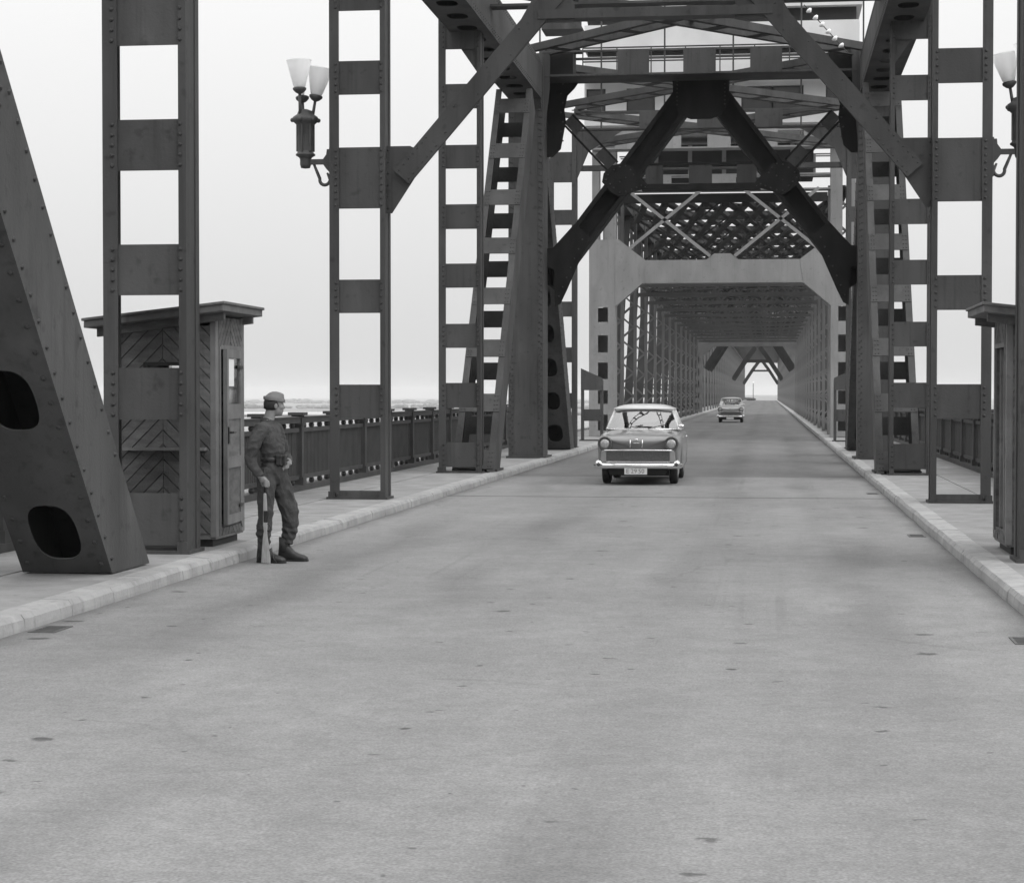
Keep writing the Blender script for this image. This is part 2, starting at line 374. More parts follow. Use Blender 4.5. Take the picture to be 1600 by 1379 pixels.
# kerbs of separate stones
for s, nm in ((-1, 'left'), (1, 'right')):
    far = MB().box(s * KX, s * (KX + 0.25), 80, DECK_END, -0.3, SW).build('kerb_' + nm, 'kerb_stone'); tag(far, kind='structure')
    protos = []
    for v in range(4):
        mb = MB(); n = 2
        for i in range(n + 1):
            y = -0.498 + 0.996 * i / n
            j = lambda a: (random.random() - .5) * a * .45
            ch = 0.045 + j(0.02)
            pr = [(0, -0.3), (0 + j(.008), 0.03), (0.006 + j(.012), SW - ch), (ch * .8 + j(.012), SW - 0.006 + j(.006)), (0.14, SW + j(.006)), (0.25, SW + j(.004)), (0.25, -0.3)]
            mb.v += [(s * x, y, z) for x, z in pr]
        for i in range(n):
            for k in range(6):
                a = i * 7 + k; mb.f.append((a, a + 1, a + 8, a + 7))
        mb.f.append(tuple(range(7))); mb.f.append(tuple(range(n * 7, n * 7 + 7)))
        me = mb.mesh('kerb_stone', smooth=False); me.materials.append(MATS['kerb_stone']); protos.append(me)
    for k in range(74):
        st = bpy.data.objects.new('kerb_stone', random.choice(protos)); col.objects.link(st); st.parent = far
        st.location = (s * (KX + random.uniform(-.006, .006)), 6.5 + k * 1.0, random.uniform(-.004, .003)); st.rotation_euler = (0, random.uniform(-.004, .004), random.uniform(-.003, .003))
# fascia and deck edge
for s, nm in ((-1, 'left'), (1, 'right')):
    slab('deck_edge_' + nm, s * 6.36, s * 6.6, -12, DECK_END, -0.9, SW + 0.06, 'kerb_stone')
    slab('deck_girder_' + nm, s * 4.2, s * 4.9, -12, DECK_END, -2.2, -0.37, 'steel_far')
slab('deck_underside', -6.3, 6.3, -12, DECK_END, -0.45, -0.36, 'steel_far')
# river and far land
sheet('water', -9000, 9000, -600, 11000, -26, 'river_water')
def land(name, pts, z, m):
    o = MB().prism([(x, y, z) for x, y in pts], (0, 0, -1.5)).build(name, m); tag(o, kind='structure'); return o
land('land', [(-9000, 2300), (-3000, 2500), (-900, 2700), (200, 2500), (1500, 2650), (9000, 2500), (9000, 11000), (-9000, 11000)], -23, 'land')
land('sand_bank', [(-1400, 2250), (-800, 2330), (-350, 2420), (-500, 2650), (-1100, 2680), (-1500, 2480)], -22.9, 'sand')
land('embankment', [(-40, 521), (40, 521), (60, 3200), (-60, 3200)], -0.4, 'sidewalk_asphalt')
def wood(name, x0, x1, y, zb, h, step, dep):
    mb = MB(); x = x0
    while x < x1:
        hh = h * random.uniform(.35, 1.1) * (.6 + .5 * noise.noise(Vector((x * .01, y, 0)))); w = step * random.uniform(.9, 2.2)
        mb.ball((x, y + random.uniform(-dep, dep), zb + hh * .5), (w, w, hh * .55), 7, 5); x += step * random.uniform(.5, 1.1)
    for i, v in enumerate(mb.v):
        n_ = noise.noise(Vector(v) * 0.09) * 2.5; mb.v[i] = (v[0] + n_, v[1], v[2] + n_)
    o = mb.build(name, 'wood_far'); tag(o, kind='stuff'); return o
tag(wood('distant_wood', -2600, -250, 3300, -23, 11, 5, 90), 'dark strip of far-off trees on the hazy river bank beyond the railing', 'wood')
tag(wood('distant_wood', -4200, -400, 5200, -23, 14, 8, 200), 'faint far strip of trees on the horizon beyond the railing', 'wood')

# ------------------------------------------------------------------ steel frames
XI, XO = 4.10, 4.95        # inner and outer face of the trusses
def post(par, s, y0, zt, battens, dep=0.46, rr=0.024, name='post', m='steel_paint', xi=XI, xo=XO, base=True, fl=(0.15, 0.065)):
    """a battened post: two channels side by side, tied by plates on the side facing along the road"""
    X = lambda a: s * a
    p = MB().box(X(xi), X(xi + 0.016), y0, y0 + dep, SW, zt).box(X(xi + 0.016), X(xi + fl[1]), y0, y0 + 0.018, SW, zt).box(X(xi + 0.016), X(xi + fl[1]), y0 + dep - .018, y0 + dep, SW, zt)
    for yy in (y0 + 0.05, y0 + dep - 0.07):     # angle legs riveted on the web
        p.box(X(xi - 0.014), X(xi), yy - 0.05, yy + 0.075, SW, zt)
    p = p.build(name, m, par)
    q = MB().box(X(xo - 0.016), X(xo), y0, y0 + dep, SW, zt).box(X(xo - fl[0]), X(xo - .016), y0, y0 + 0.018, SW, zt).box(X(xo - .035), X(xo - .016), y0 + dep - .018, y0 + dep, SW, zt)
    q.build('channel', m, p)
    rv = MB()
    for z0, z1 in battens:
        MB().box(X(xi + 0.03), X(xo - 0.03), y0 + 0.020, y0 + 0.034, z0, z1).build('batten_plate', m, p)
        if rr:
            rv.rivets((X(xo - 0.10), y0, z0 + .05), (X(xo - 0.10), y0, z1 - .05), 0.1, (0, -1, 0), rr)
            rv.rivets((X(xi + 0.045), y0, z0 + .05), (X(xi + 0.045), y0, z1 - .05), 0.1, (0, -1, 0), rr * .9)
    if base:
        b = MB().box(X(xi - 0.05), X(xo + 0.05), y0 - 0.04, y0 + dep + 0.04, SW - 0.02, SW + 0.022)
        for xx in (xi + .03, xo - .03): b.box(X(xx - .05), X(xx + .05), y0 - .035, y0 - 0.002, SW + .022, SW + .11)
        b.build('base_plate', m, p)
    if rr: rv.build('rivets', 'rivet_paint', p, kind='stuff')
    return p

def sway_w(par, y0, dep, m, sc=1.0, wd=0.58, zt=9.7, lattice_m=None):
    """the W of knee braces and tie inside a portal; the diagonals are U sections open to the front"""
    lm = lattice_m or m
    gus = MB()
    gus.xz([(-.72, zt), (.72, zt), (.70, zt - .55), (.52, zt - .95), (.25, zt - 1.05), (-.25, zt - 1.05), (-.52, zt - .95), (-.70, zt - .55)], y0 - .02, y0)
    gus.build('gusset_plate', m, par)
    for s in (-1, 1):
        A = Vector((s * .40, y0, zt - .45)); N_ = Vector((s * 1.95, y0, 7.18)); Lw = Vector((s * 3.95, y0, 4.55))
        for a, b in ((A, N_), (N_, Lw)):
            ax = (b - a).normalized(); nr = Vector((-ax.z, 0, ax.x)) * (1 if s > 0 else -1)      # across the member, in plane
            if nr.z < 0: nr = -nr
            d = MB()
            for t in (-1, 1):
                c0 = a + nr * (t * wd / 2); c1 = b + nr * (t * wd / 2)
                d.prism([c0, c1, c1 + nr * (.016 * t), c0 + nr * (.016 * t)], (0, dep, 0))
                d.prism([c0, c1, c1 - nr * (.09 * t), c0 - nr * (.09 * t)], (0, .016, 0))
            d.prism([a - nr * wd / 2, b - nr * wd / 2, b + nr * wd / 2, a + nr * wd / 2], (0, .016, 0)) if False else None
            d2 = [a - nr * (wd / 2 - .002), b - nr * (wd / 2 - .002), b + nr * (wd / 2 - .002), a + nr * (wd / 2 - .002)]
            d.prism([p + Vector((0, dep * .5, 0)) for p in d2], (0, .016, 0))
            d.build('knee_brace', m, par)
        g = MB()
        g.xz([(s * x, z) for x, z in ((1.34, 7.02), (1.48, 6.90), (1.82, 6.80), (2.06, 6.74), (2.26, 6.84), (2.50, 7.10), (2.46, 7.32), (2.24, 7.52), (1.97, 7.58), (1.76, 7.50), (1.56, 7.28))], y0 - .02, y0)
        g.build('gusset_plate', m, par)
        g = MB().xz([(s * x, z) for x, z in ((3.70, 3.95), (3.56, 4.02), (3.40, 4.35), (2.80, 5.72), (3.2, 6.05), (3.75, 5.45), (4.1, 5.40), (4.1, 5.0), (3.72, 4.9))], y0 - .02, y0)
        g.build('gusset_plate', m, par)
        g = MB().xz([(s * x, z) for x, z in ((4.1, zt), (3.05, zt), (3.2, zt - .22), (3.38, zt - .40), (3.46, zt - .75), (3.42, zt - 1.05), (3.55, zt - 1.75), (3.75, zt - 1.95), (4.1, zt - 1.95))], y0 - .02, y0)
        g.build('gusset_plate', m, par)
        # light brace from the upper corner to the node
        a = Vector((s * 3.38, y0 + .05, zt - 0.98)); b = Vector((s * 2.25, y0 + .05, 7.52))
        ax = (b - a).normalized(); nr = Vector((-ax.z, 0, ax.x)); nr = nr if nr.z > 0 else -nr
        d = MB()
        for t in (-1, 1):
            c0 = a + nr * (t * .19); c1 = b + nr * (t * .19); d.prism([c0, c1, c1 - nr * (.05 * t), c0 - nr * (.05 * t)], (0, .3, 0))
        br = d.build('corner_brace', m, par)
        for u0, u1 in ((.0, .26), (.70, 1.0)):
            p0 = a.lerp(b, u0); p1 = a.lerp(b, u1)
            MB().prism([p0 - nr * .135, p1 - nr * .135, p1 + nr * .135, p0 + nr * .135], (0, .012, 0)).build('batten_plate', 'steel_paint', br)
    rv = MB()
    for s in (-1, 1):
        for x, z in ((1.5, 7.0), (1.62, 6.95), (1.75, 6.9), (1.9, 6.85), (2.05, 6.83), (2.2, 6.95), (2.3, 7.05), (2.4, 7.15), (2.35, 7.28), (2.2, 7.4), (2.05, 7.48), (1.9, 7.5), (1.78, 7.4), (1.7, 7.28), (1.9, 7.2), (2.05, 7.1)): rv.dome((s * x, y0 - .02, z), (0, -1, 0), .024)
        for i in range(7): rv.dome((s * .6, y0 - .02, zt - .08 - i * .1), (0, -1, 0), .024); rv.dome((s * (3.5 + .05 * (i % 2)), y0 - .02, zt - .1 - i * .24), (0, -1, 0), .024); rv.dome((s * (3.0 + .1 * i), y0 - .02, 5.65 - .24 * i), (0, -1, 0), .024)
    rv.build('rivets', 'rivet_paint', par, kind='stuff')
    # tie between the nodes
    t = MB().box(-1.5, 1.5, y0 - .01, y0 + dep, 6.90, 6.96).box(-1.4, 1.4, y0, y0 + .02, 6.96, 7.04).box(-1.45, 1.45, y0 + .0, y0 + dep, 7.52, 7.57)
    t = t.build('tie', m, par)
    for x0, x1 in ((-1.4, -.95), (-.3, .28), (.9, 1.4)):
        MB().box(x0, x1, y0 + .022, y0 + .036, 6.965, 7.515).build('batten_plate', lm, t)

def laced_strut(par, name, y0, dep, z0, z1, plates, m, x0=-XI, x1=XI, dark=None):
    t = MB()
    for yy in (y0, y0 + dep - .1):
        t.box(x0, x1, yy, yy + .1, z0, z0 + .05).box(x0, x1, yy, yy + .1, z1 - .05, z1)
    t.box(x0, x1, y0 + .1, y0 + dep - .1, z0 + .001, z0 + .014)
    t = t.build(name, m, par)
    for a, b in plates:
        MB().box(a, b, y0 - .012, y0 - .001, z0 + .002, z1 - .002).build('batten_plate', m, t)
    return t

# ---- the first three frames (posts of the near span)
YA, YB, YC, YD, YE = 19.5, 30.0, 40.2, 49.7, 59.3
bA = [(0.20, .73), (1.47, 1.99), (2.72, 3.23), (3.97, 4.48), (5.22, 5.74), (6.47, 6.99), (7.72, 8.24), (8.9, 9.6)]
bB = [(0.135, .25), (1.36, 1.87), (2.96, 3.47), (4.55, 5.48), (6.28, 6.79), (7.55, 8.1), (8.9, 9.6)]
bC = [(0.24, .74), (1.45, 1.95), (2.66, 3.15), (3.88, 4.37), (5.07, 5.57), (6.29, 6.77), (7.5, 8.0), (8.7, 9.5)]
frA = root('sway_frame', (0, YA, SW), 'nearest riveted steel frame with posts in front of the two guard booths', 'bridge frame', 'frames of the near span')
frB = root('sway_frame', (0, YB, SW), 'second steel frame, its posts carrying the street lamps and sloping knee braces', 'bridge frame', 'frames of the near span')
frC = root('sway_frame', (0, YC, SW), 'third steel frame with closely spaced batten plates, just before the inclined ladder struts', 'bridge frame', 'frames of the near span')
for fr, Y, bt in ((frA, YA, bA), (frB, YB, bB), (frC, YC, bC)):
    for s in (-1, 1): post(fr, s, Y, 9.9, bt)
    laced_strut(fr, 'top_strut', Y + .05, .4, 9.55, 10.1, ((-2.1, -1.3), (-.4, .4), (1.3, 2.1)), 'steel_paint')
# knee braces of the second frame
for s in (-1, 1):
    y0 = YB + .0
    g = MB().xz([(s * x, z) for x, z in ((4.102, 5.50), (3.72, 5.50), (3.42, 5.36), (4.0, 4.48), (4.102, 4.48))], y0 + .12, y0 + .136); gp = g.build('gusset_plate', 'steel_paint', frB)
    a = Vector((s * 3.84, y0 + .04, 5.02)); b = Vector((s * 1.55, y0 + .04, 7.62)); c = Vector((s * .3, y0 + .04, 9.1))
    d = MB()
    d.beam(a, c, 0.30, 0.014, ref=Vector((0, 1, 0)))
    ax = (c - a).normalized(); nr = Vector((-ax.z, 0, ax.x))
    for t in (-1, 1):
        off = nr * (.15 * t); d.prism([a + off, c + off, c + off - nr * (.016 * t), a + off - nr * (.016 * t)], (0, .09, 0))
    k = d.build('knee_brace', 'steel_paint', frB)
    rv = MB()
    for t in (-.1, .1): rv.rivets(a + nr * t + ax * .06 + Vector((0, -.007, 0)), a + nr * t + ax * .7 + Vector((0, -.007, 0)), .1, (0, -1, 0), .015)
    for i in range(12): rv.dome(a + ax * (.95 + i * .38) + nr * (.08 if i % 2 else -.08) + Vector((0, -.007, 0)), (0, -1, 0), .015)
    rv.rivets((s * 4.06, y0 + .12, 4.56), (s * 4.06, y0 + .12, 5.44), .18, (0, -1, 0), .017)
    rv.build('rivets', 'rivet_paint', k, kind='stuff')
t = MB().box(-1.75, 1.75, YB + .02, YB + .34, 7.36, 7.375).box(-1.75, 1.75, YB + .02, YB + .035, 7.375, 7.50).box(-1.75, 1.75, YB + .325, YB + .34, 7.375, 7.50).build('tie', 'steel_paint', frB)
for s in (-1, 1):
    MB().xz([(s * 2.05, 7.3), (s * 1.2, 7.3), (s * 1.2, 7.6), (s * 1.5, 8.0), (s * 1.7, 7.9)], YB + .062, YB + .076).build('gusset_plate', 'steel_paint', frB)
# corner plates at the head of the third frame's posts
for s in (-1, 1):
    MB().xz([(s * x, z) for x, z in ((4.12, 8.72), (4.5, 8.72), (4.14, 8.2))], YC + .06, YC + .075).build('gusset_plate', 'steel_paint', frC)

# ---- members that lean along the road
def holes_plate(mb, org, du, dv, nrm, L, W, cells, hw, hl, th=0.016):
    """a cover plate with a row of oval manholes; du runs along the member, dv across it"""
    org, du, dv, nrm = (Vector(a) for a in (org, du, dv, nrm)); n = 28
    def P(u, v, t): return org + du * u + dv * v + nrm * t
    edges = [0.0]
    for i in range(len(cells) - 1): edges.append((cells[i] + cells[i + 1]) / 2)
    edges.append(L)
    for i, c in enumerate(cells):
        u0, u1 = edges[i], edges[i + 1]
        inn = []; out = []
        for k in range(n):
            a = 2 * math.pi * k / n; ca, sa = math.cos(a), math.sin(a)
            inn.append((c + hl * math.copysign(abs(ca) ** .72, ca), W / 2 + hw * math.copysign(abs(sa) ** .72, sa)))
            tt = min(((u1 - c) / ca) if ca > 1e-6 else ((u0 - c) / ca) if ca < -1e-6 else 1e9, (W / 2 / sa) if sa > 1e-6 else (-W / 2 / sa) if sa < -1e-6 else 1e9)
            out.append((c + ca * tt, W / 2 + sa * tt))
        # put the four corners in
        for cu, cv in ((u1, W), (u0, W), (u0, 0), (u1, 0)):
            ang = math.atan2(cv - W / 2, cu - c) % (2 * math.pi); k = round(ang / (2 * math.pi / n)) % n; out[k] = (cu, cv)
        o = len(mb.v)
        for t in (0, th):
            mb.v += [tuple(P(u, v, t)) for u, v in inn] + [tuple(P(u, v, t)) for u, v in out]
        for k in range(n):
            j = (k + 1) % n
            mb.f += [(o + k, o + j, o + n + j, o + n + k), (o + 2 * n + k, o + 3 * n + k, o + 3 * n + j, o + 2 * n + j), (o + k, o + 2 * n + k, o + 2 * n + j, o + j)]
    return mb
def perforated_diagonal(name, s, yf, xi, xo, zt, label, m='steel_paint', rr=.026, group=None, first=.50, pitch=1.53):
    """box member rising towards the viewer; yf: where its lower edge meets the pavement"""
    r = root(name, (s * (xi + xo) / 2, yf, SW), label, 'bridge strut', group)
    d = Vector((0, -.654, .757)); up = Vector((0, .757, .654)); T = .82
    L = (zt - SW) / d.z; X = lambda a: s * a
    f0 = Vector((0, yf, SW))
    def side(x0, x1):
        a = f0; b = f0 + d * L; c = b + Vector((0, T / .757, 0)); e = f0 + Vector((0, T / .757, 0))
        return MB().prism([(x0, p.y, p.z) for p in (a, b, c, e)], (x1 - x0, 0, 0))
    side(X(xi), X(xi + .02)).build('web_plate', m, r); side(X(xo - .02), X(xo)).build('web_plate', m, r)
    cells = [first + pitch * i for i in range(int((L - first) / pitch) + 1)]
    W = xo - xi - .04
    org = Vector((X(xi + .02) if s > 0 else X(xo - .02), yf, SW)) + up * .002
    cv = holes_plate(MB(), org, d, Vector((1, 0, 0)), up, L, W, cells, .215, .33).build('cover_plate', m, r)
    t0 = f0 + up * (T - .03) - d * .66
    MB().prism([(X(xi + .021), t0.y, t0.z), (X(xo - .021), t0.y, t0.z), (X(xo - .021), (t0 + d * (L - 1)).y, (t0 + d * (L - 1)).z), (X(xi + .021), (t0 + d * (L - 1)).y, (t0 + d * (L - 1)).z)], up * .016).build('cover_plate', m, r)
    rv = MB()
    for off in (.07, T - .07):
        a = f0 + up * off + d * (.12 if off < .3 else .75)
        xx = X(xi)
        n = int((L - .9) / .27)
        for i in range(n):
            q = a + d * (i * .27 * 1.0); rv.dome((xx, q.y, q.z), (-s, 0, 0), rr)
    for xx in (xi + .075, xo - .075):
        for i in range(int((L - .3) / .27)):
            q = f0 + d * (.12 + i * .27) + up * .002; rv.dome((X(xx), q.y, q.z), -up, rr)
    for i in range(6):     # a splice: rivets slanting across the web
        q = f0 + d * (4.2 + .09 * i) + up * (.12 + .1 * i); rv.dome((X(xi), q.y, q.z), (-s, 0, 0), rr)
    rv.build('rivets', 'rivet_paint', r, kind='stuff')
    return r
perforated_diagonal('perforated_strut', -1, 17.22, XI, XO - .02, 9.3, 'big leaning riveted steel strut with oval manholes at the left edge')
for s, w in ((-1, 'left'), (1, 'right')):
    perforated_diagonal('perforated_strut', s, 57.2, 3.92, 4.72, 9.4, 'dark leaning strut with a row of oval holes, beyond the %s tower column' % w, rr=0.02, group='perforated struts of the tower', first=.62, pitch=1.22)

for s, w in ((-1, 'left'), (1, 'right')):
    xi, xo = 3.86, 4.72; X = lambda a: s * a
    r = root('ladder_strut', (s * 4.29, 41, SW), 'pale battened strut like a ladder leaning away towards the %s tower column' % w, 'bridge strut', 'ladder struts of the tower')
    d = Vector((0, .609, .793)); nrm = Vector((0, -.793, .609)); f0 = Vector((0, 40.45, SW)); T = .78
    Lx = (8.95 - SW) / d.z
    def strip(x0, x1, u0, u1, t0, t1):
        a = f0 + d * u0 - nrm * t0; b = f0 + d * u1 - nrm * t0
        c = f0 + d * u1 - nrm * t1; e = f0 + d * u0 - nrm * t1
        return MB().prism([(x0, p.y, p.z) for p in (a, b, c, e)], (x1 - x0, 0, 0))
    for x0, x1, fx0, fx1 in ((xi, xi + .016, xi + .016, xi + .14), (xo - .016, xo, xo - .14, xo - .016)):
        mb = strip(X(x0), X(x1), 0, Lx, 0, T)
        for t in (0, T - .016):
            q = strip(X(fx0), X(fx1), 0, Lx, t, t + .016); mb.add(q.v, q.f)
        mb.build('channel', 'steel_paint', r)
    rv = MB()
    for k in range(8):
        u0 = (.30 + 1.16 * k) / d.z - .3
        for t in (-.013, T + .001):
            strip(X(xi + .01), X(xo - .01), u0, u0 + .47, t, t + .012).build('batten_plate', 'steel_paint', r)
        for xx in (xi + .06, xi + .12, xo - .06, xo - .12):
            for i in range(4):
                q = f0 + d * (u0 + .06 + i * .115) + nrm * .013; rv.dome((X(xx), q.y, q.z), nrm, .017)
    rv.build('rivets', 'rivet_paint', r, kind='stuff')
    # foot shoe
    MB().box(X(xi - .04), X(xo + .04), 40.72, 41.75, SW - .02, SW + .05).build('base_plate', 'steel_paint', r)

# top chords overhead
for s, w in ((-1, 'left'), (1, 'right')):
    xi, xo = 3.90, 4.72; X = lambda a: s * a
    r = root('top_chord', (s * 4.3, 30, 9.1), 'heavy box beam with oval holes running overhead along the %s truss' % w, 'bridge beam', 'top chords')
    for x0, x1 in ((xi, xi + .02), (xo - .02, xo)):
        MB().yz([(8.5, 9.05), (49.6, 9.05), (49.6, 9.98), (8.5, 9.98)], X(x0), X(x1)).build('web_plate', 'steel_paint', r)
    cells = [.9 + 1.27 * i for i in range(32)]
    holes_plate(MB(), (X(xi + .021) if s > 0 else X(xo - .021), 8.5, 9.06), (0, 1, 0), (1, 0, 0), (0, 0, 1), 41.1, xo - xi - .042, cells, .2, .28).build('cover_plate', 'steel_paint', r)
    MB().box(X(xi + .021), X(xo - .021), 8.5, 49.6, 9.95, 9.97).build('cover_plate', 'steel_paint', r)
    rv = MB()
    for z in (9.11, 9.17, 9.86, 9.92): rv.rivets((X(xi), 38, z), (X(xi), 49.4, z), .22, (-s, 0, 0), .018)
    rv.build('rivets', 'rivet_paint', r, kind='stuff')

# ---- the tower portal
tw = root('tower_portal', (0, YD, SW), 'tall dark steel portal with a W of knee braces in the middle of the view', 'bridge portal')
for s in (-1, 1):
    X = lambda a: s * a
    c = MB().box(X(3.90), X(4.72), YD, YD + .018, SW, 10.2).box(X(3.90), X(3.918), YD + .019, YD + 1.25, SW, 10.2).box(X(4.70), X(4.719), YD + .019, YD + 1.25, SW, 10.2).box(X(3.92), X(4.69), YD + 1.23, YD + 1.249, SW, 10.2)
    for xx in (3.885, 4.735): c.box(X(xx - .015), X(xx + .015), YD - .012, YD + .12, SW, 10.2)
    c.box(X(3.885), X(4.0), YD - .014, YD - .001, SW, 10.2).box(X(4.62), X(4.735), YD - .014, YD - .001, SW, 10.2)
    c = c.build('column', 'steel_paint', tw)
    rv = MB()
    for i, xx in enumerate((3.92, 3.97, 4.65, 4.70)): rv.rivets((X(xx), YD - .014, .25 + .07 * (i % 2)), (X(xx), YD - .014, 9.9), .16, (0, -1, 0), .024)
    rv.build('rivets', 'rivet_paint', c, kind='stuff')
    MB().box(X(3.8), X(4.8), YD - .1, YD + 1.35, SW - .02, SW + .04).build('base_plate', 'steel_paint', c)
    # curved haunch plate at the column head
    MB().xz([(X(a), z) for a, z in ((3.884, 10.2), (3.70, 10.2), (3.72, 9.3), (3.80, 8.6), (3.884, 7.6))], YD + .03, YD + .046).build('gusset_plate', 'steel_paint', c)
st = laced_strut(tw, 'top_strut', YD + .02, 1.25, 9.62, 10.26, ((-2.02, -1.24), (-.40, .40), (1.24, 2.02)), 'steel_paint', -3.88, 3.88)
rv = MB(); rv.rivets((-3.7, YD + .005, 9.645), (3.7, YD + .005, 9.645), .13, (0, -1, 0), .014); rv.build('rivets', 'rivet_paint', st, kind='stuff')
for s in (-1, 1): MB().box(s * 3.87, s * 3.16, YD + .3, YD + 1.1, 9.70, 10.34).box(s * 3.87, s * 3.0, YD + .29, YD + 1.12, 10.341, 10.37).build('bearing_box', 'steel_dark', tw)
sway_w(tw, YD + 1.15, .62, 'steel_dark', lattice_m='steel_paint')
ins = root('insulator_string', (3.0, 47.0, 10.1), 'string of white porcelain insulators hanging beside the right knee brace', 'insulator')
for k in range(6):
    q = Vector((2.62, 47.0, 10.58)).lerp(Vector((3.36, 47.0, 9.76)), k / 5)
    MB().lathe([(.02, -.05), (.065, -.035), (.075, 0), (.04, .03), (.02, .05)], q, (.66, 0, -.75), 12).build('insulator_disc', 'porcelain', ins, smooth=True)
MB().tube([Vector((2.5, 47, 10.72)), Vector((3.5, 47, 9.6))], .012, 6).build('wire', 'gun_metal', ins)
# end posts beyond the tower
frE = root('sway_frame', (0, YE, SW), 'slim steel frame seen just behind the leaning perforated struts', 'bridge frame')
bE = [(0.24, .74)] + [(1.3 + 1.36 * i, 1.75 + 1.36 * i) for i in range(5)] + [(8.0, 8.9)]
for s in (-1, 1): post(frE, s, YE, 9.9, bE, rr=0, xi=3.98, xo=4.75, fl=(.12, .12))
laced_strut(frE, 'top_strut', YE + .05, .4, 9.55, 10.1, ((-2.1, -1.3), (-.4, .4), (1.3, 2.1)), 'steel_paint', -3.97, 3.97)
MB().box(-3.97, 3.97, YE + .06, YE + .3, 8.35, 8.5).build('tie', 'steel_paint', frE)
for s in (-1, 1):
    MB().xz([(s * x, z) for x, z in ((3.979, 8.0), (3.979, 9.5), (2.6, 9.5), (3.6, 8.9))], YE + .03, YE + .044).build('gusset_plate', 'steel_paint', frE)
# lateral bracing in the top plane: crossed pairs of angles tied by small plates
def lateral(y0, y1, label, m='steel_paint'):
    r = root('lateral_bracing', (0, (y0 + y1) / 2, 10.0), label, 'bridge bracing', 'crossed bracing overhead')
    for s in (-1, 1):
        for dz, side in ((0.0 if s > 0 else .16, 1),):
            a = Vector((-4.3 * s, y0, 10.02 + dz)); b = Vector((4.3 * s, y1, 10.02 + dz)); ax = (b - a).normalized(); pr = Vector((-ax.y, ax.x, 0))
            mb = MB()
            for t in (-.30, .30):
                mb.beam(a + pr * t, b + pr * t, .15, .02); mb.beam(a + pr * (t + .07 * (1 if t > 0 else -1)) + Vector((0, 0, .085)), b + pr * (t + .07 * (1 if t > 0 else -1)) + Vector((0, 0, .085)), .014, .17)
            br = mb.build('diagonal_brace', m, r)
            n = int((b - a).length / 1.35)
            for i in range(1, n):
                c = a.lerp(b, i / n); MB().beam(c - ax * .16 - Vector((0, 0, .017)), c + ax * .16 - Vector((0, 0, .017)), .62, .012).build('batten_plate', m, br)
lateral(YA + .3, YB + .2, 'crossed bracing overhead between the first and second frames')
lateral(YB + .3, YC + .2, 'crossed bracing overhead between the second and third frames')
lateral(YC + .3, YD + .3, 'crossed bracing overhead just in front of the dark tower portal')
lateral(YD + 1.2, YE + .2, 'crossed bracing overhead just behind the dark tower portal')
lateral(YE + .3, 68.5, 'crossed bracing overhead below the pale machine house')

# ---- the pale lift tower with its machine house
LY = 75.0
def pale_portal(y, label, detailed=True):
    r = root('lift_tower_portal', (0, y, SW), label, 'bridge portal', 'pale lift towers')
    for s in (-1, 1):
        X = lambda a: s * a; m = 'steel_paint_pale'
        leg = MB().box(X(4.0), X(4.27), y, y + .02, SW, 7.5).box(X(4.64), X(4.98), y, y + .02, SW, 7.5)
        leg.box(X(4.0), X(4.02), y + .021, y + 1.1, SW, 7.5).box(X(4.96), X(4.979), y + .021, y + 1.1, SW, 7.5).box(X(4.02), X(4.95), y + 1.08, y + 1.1, SW, 5.0)
        leg = leg.build('leg', m, r)
        zs = [(0.14, .35), (.95, 1.35), (1.85, 2.28), (2.90, 3.28), (3.92, 4.42), (4.97, 7.5)]
        for z0, z1 in zs: MB().box(X(4.271), X(4.639), y + .001, y + .017, z0, z1).build('batten_plate', m, leg)
        # tall guide column above
        MB().box(X(3.98), X(4.42), y + .25, y + .85, 7.5, 11.6).build('guide_column', m, r)
        MB().box(X(4.62), X(4.9), y + .35, y + .85, 7.5, 11.6).build('guide_column', m, r)
        MB().xz([(X(a), z) for a, z in ((4.0, 5.05), (2.98, 5.92), (2.86, 6.72), (3.1, 6.9), (3.55, 7.25), (3.85, 7.5), (4.0, 7.5))], y - .018, y - .002).build('gusset_plate', m, r)
        # edge flange of the opening
        MB().prism([(X(4.0), y - .02, 5.05), (X(2.98), y - .02, 5.92), (X(2.98), y - .02, 5.86), (X(4.0), y - .02, 4.99)], (0, .6, 0)).build('flange', m, r)
        for (xa, za), (xb, zb) in (((.45, 6.85), (3.55, 9.35)), ((.75, 9.35), (3.6, 7.05))):
            MB().beam((X(xa), y + .0, za), (X(xb), y + .0, zb), .12, .05, ref=(0, 1, 0)).beam((X(xa), y + .05, za - .06), (X(xb), y + .05, zb - .06), .015, .12, ref=(0, 1, 0)).build('cross_brace', m, r)
    MB().xz([(-2.98, 5.92), (2.98, 5.92), (2.86, 6.72), (.6, 6.72), (.3, 6.95), (-.3, 6.95), (-.6, 6.72), (-2.86, 6.72)], y - .001, y + .02).build('portal_beam', 'steel_paint_pale', r)
    MB().box(-2.98, 2.98, y - .02, y + .6, 5.86, 5.917).build('flange', 'steel_paint_pale', r)
    laced_strut(r, 'upper_strut', y, .8, 9.3, 9.9, ((-2.6, -1.9), (-.5, .5), (1.9, 2.6)), 'steel_paint_pale', -3.97, 3.97)
    return r
lt = pale_portal(LY, 'pale grey riveted portal with square openings in its legs, below the machine house')
hs = root('machine_house', (0, LY, 11.6), 'pale machine house with dark window bands high on the lift tower', 'building')
MB().box(-5.05, 4.95, LY - 1.2, LY + 6, 11.6, 12.0).build('wall', 'wall_render', hs)
for x0, x1 in ((-5.05, -4.98), (-4.27, -3.5), (-2.45, .7), (2.95, 3.75), (4.55, 4.95)):
    MB().box(x0, x1, LY - 1.2, LY - .95, 12.0, 12.95).build('wall', 'wall_render', hs)
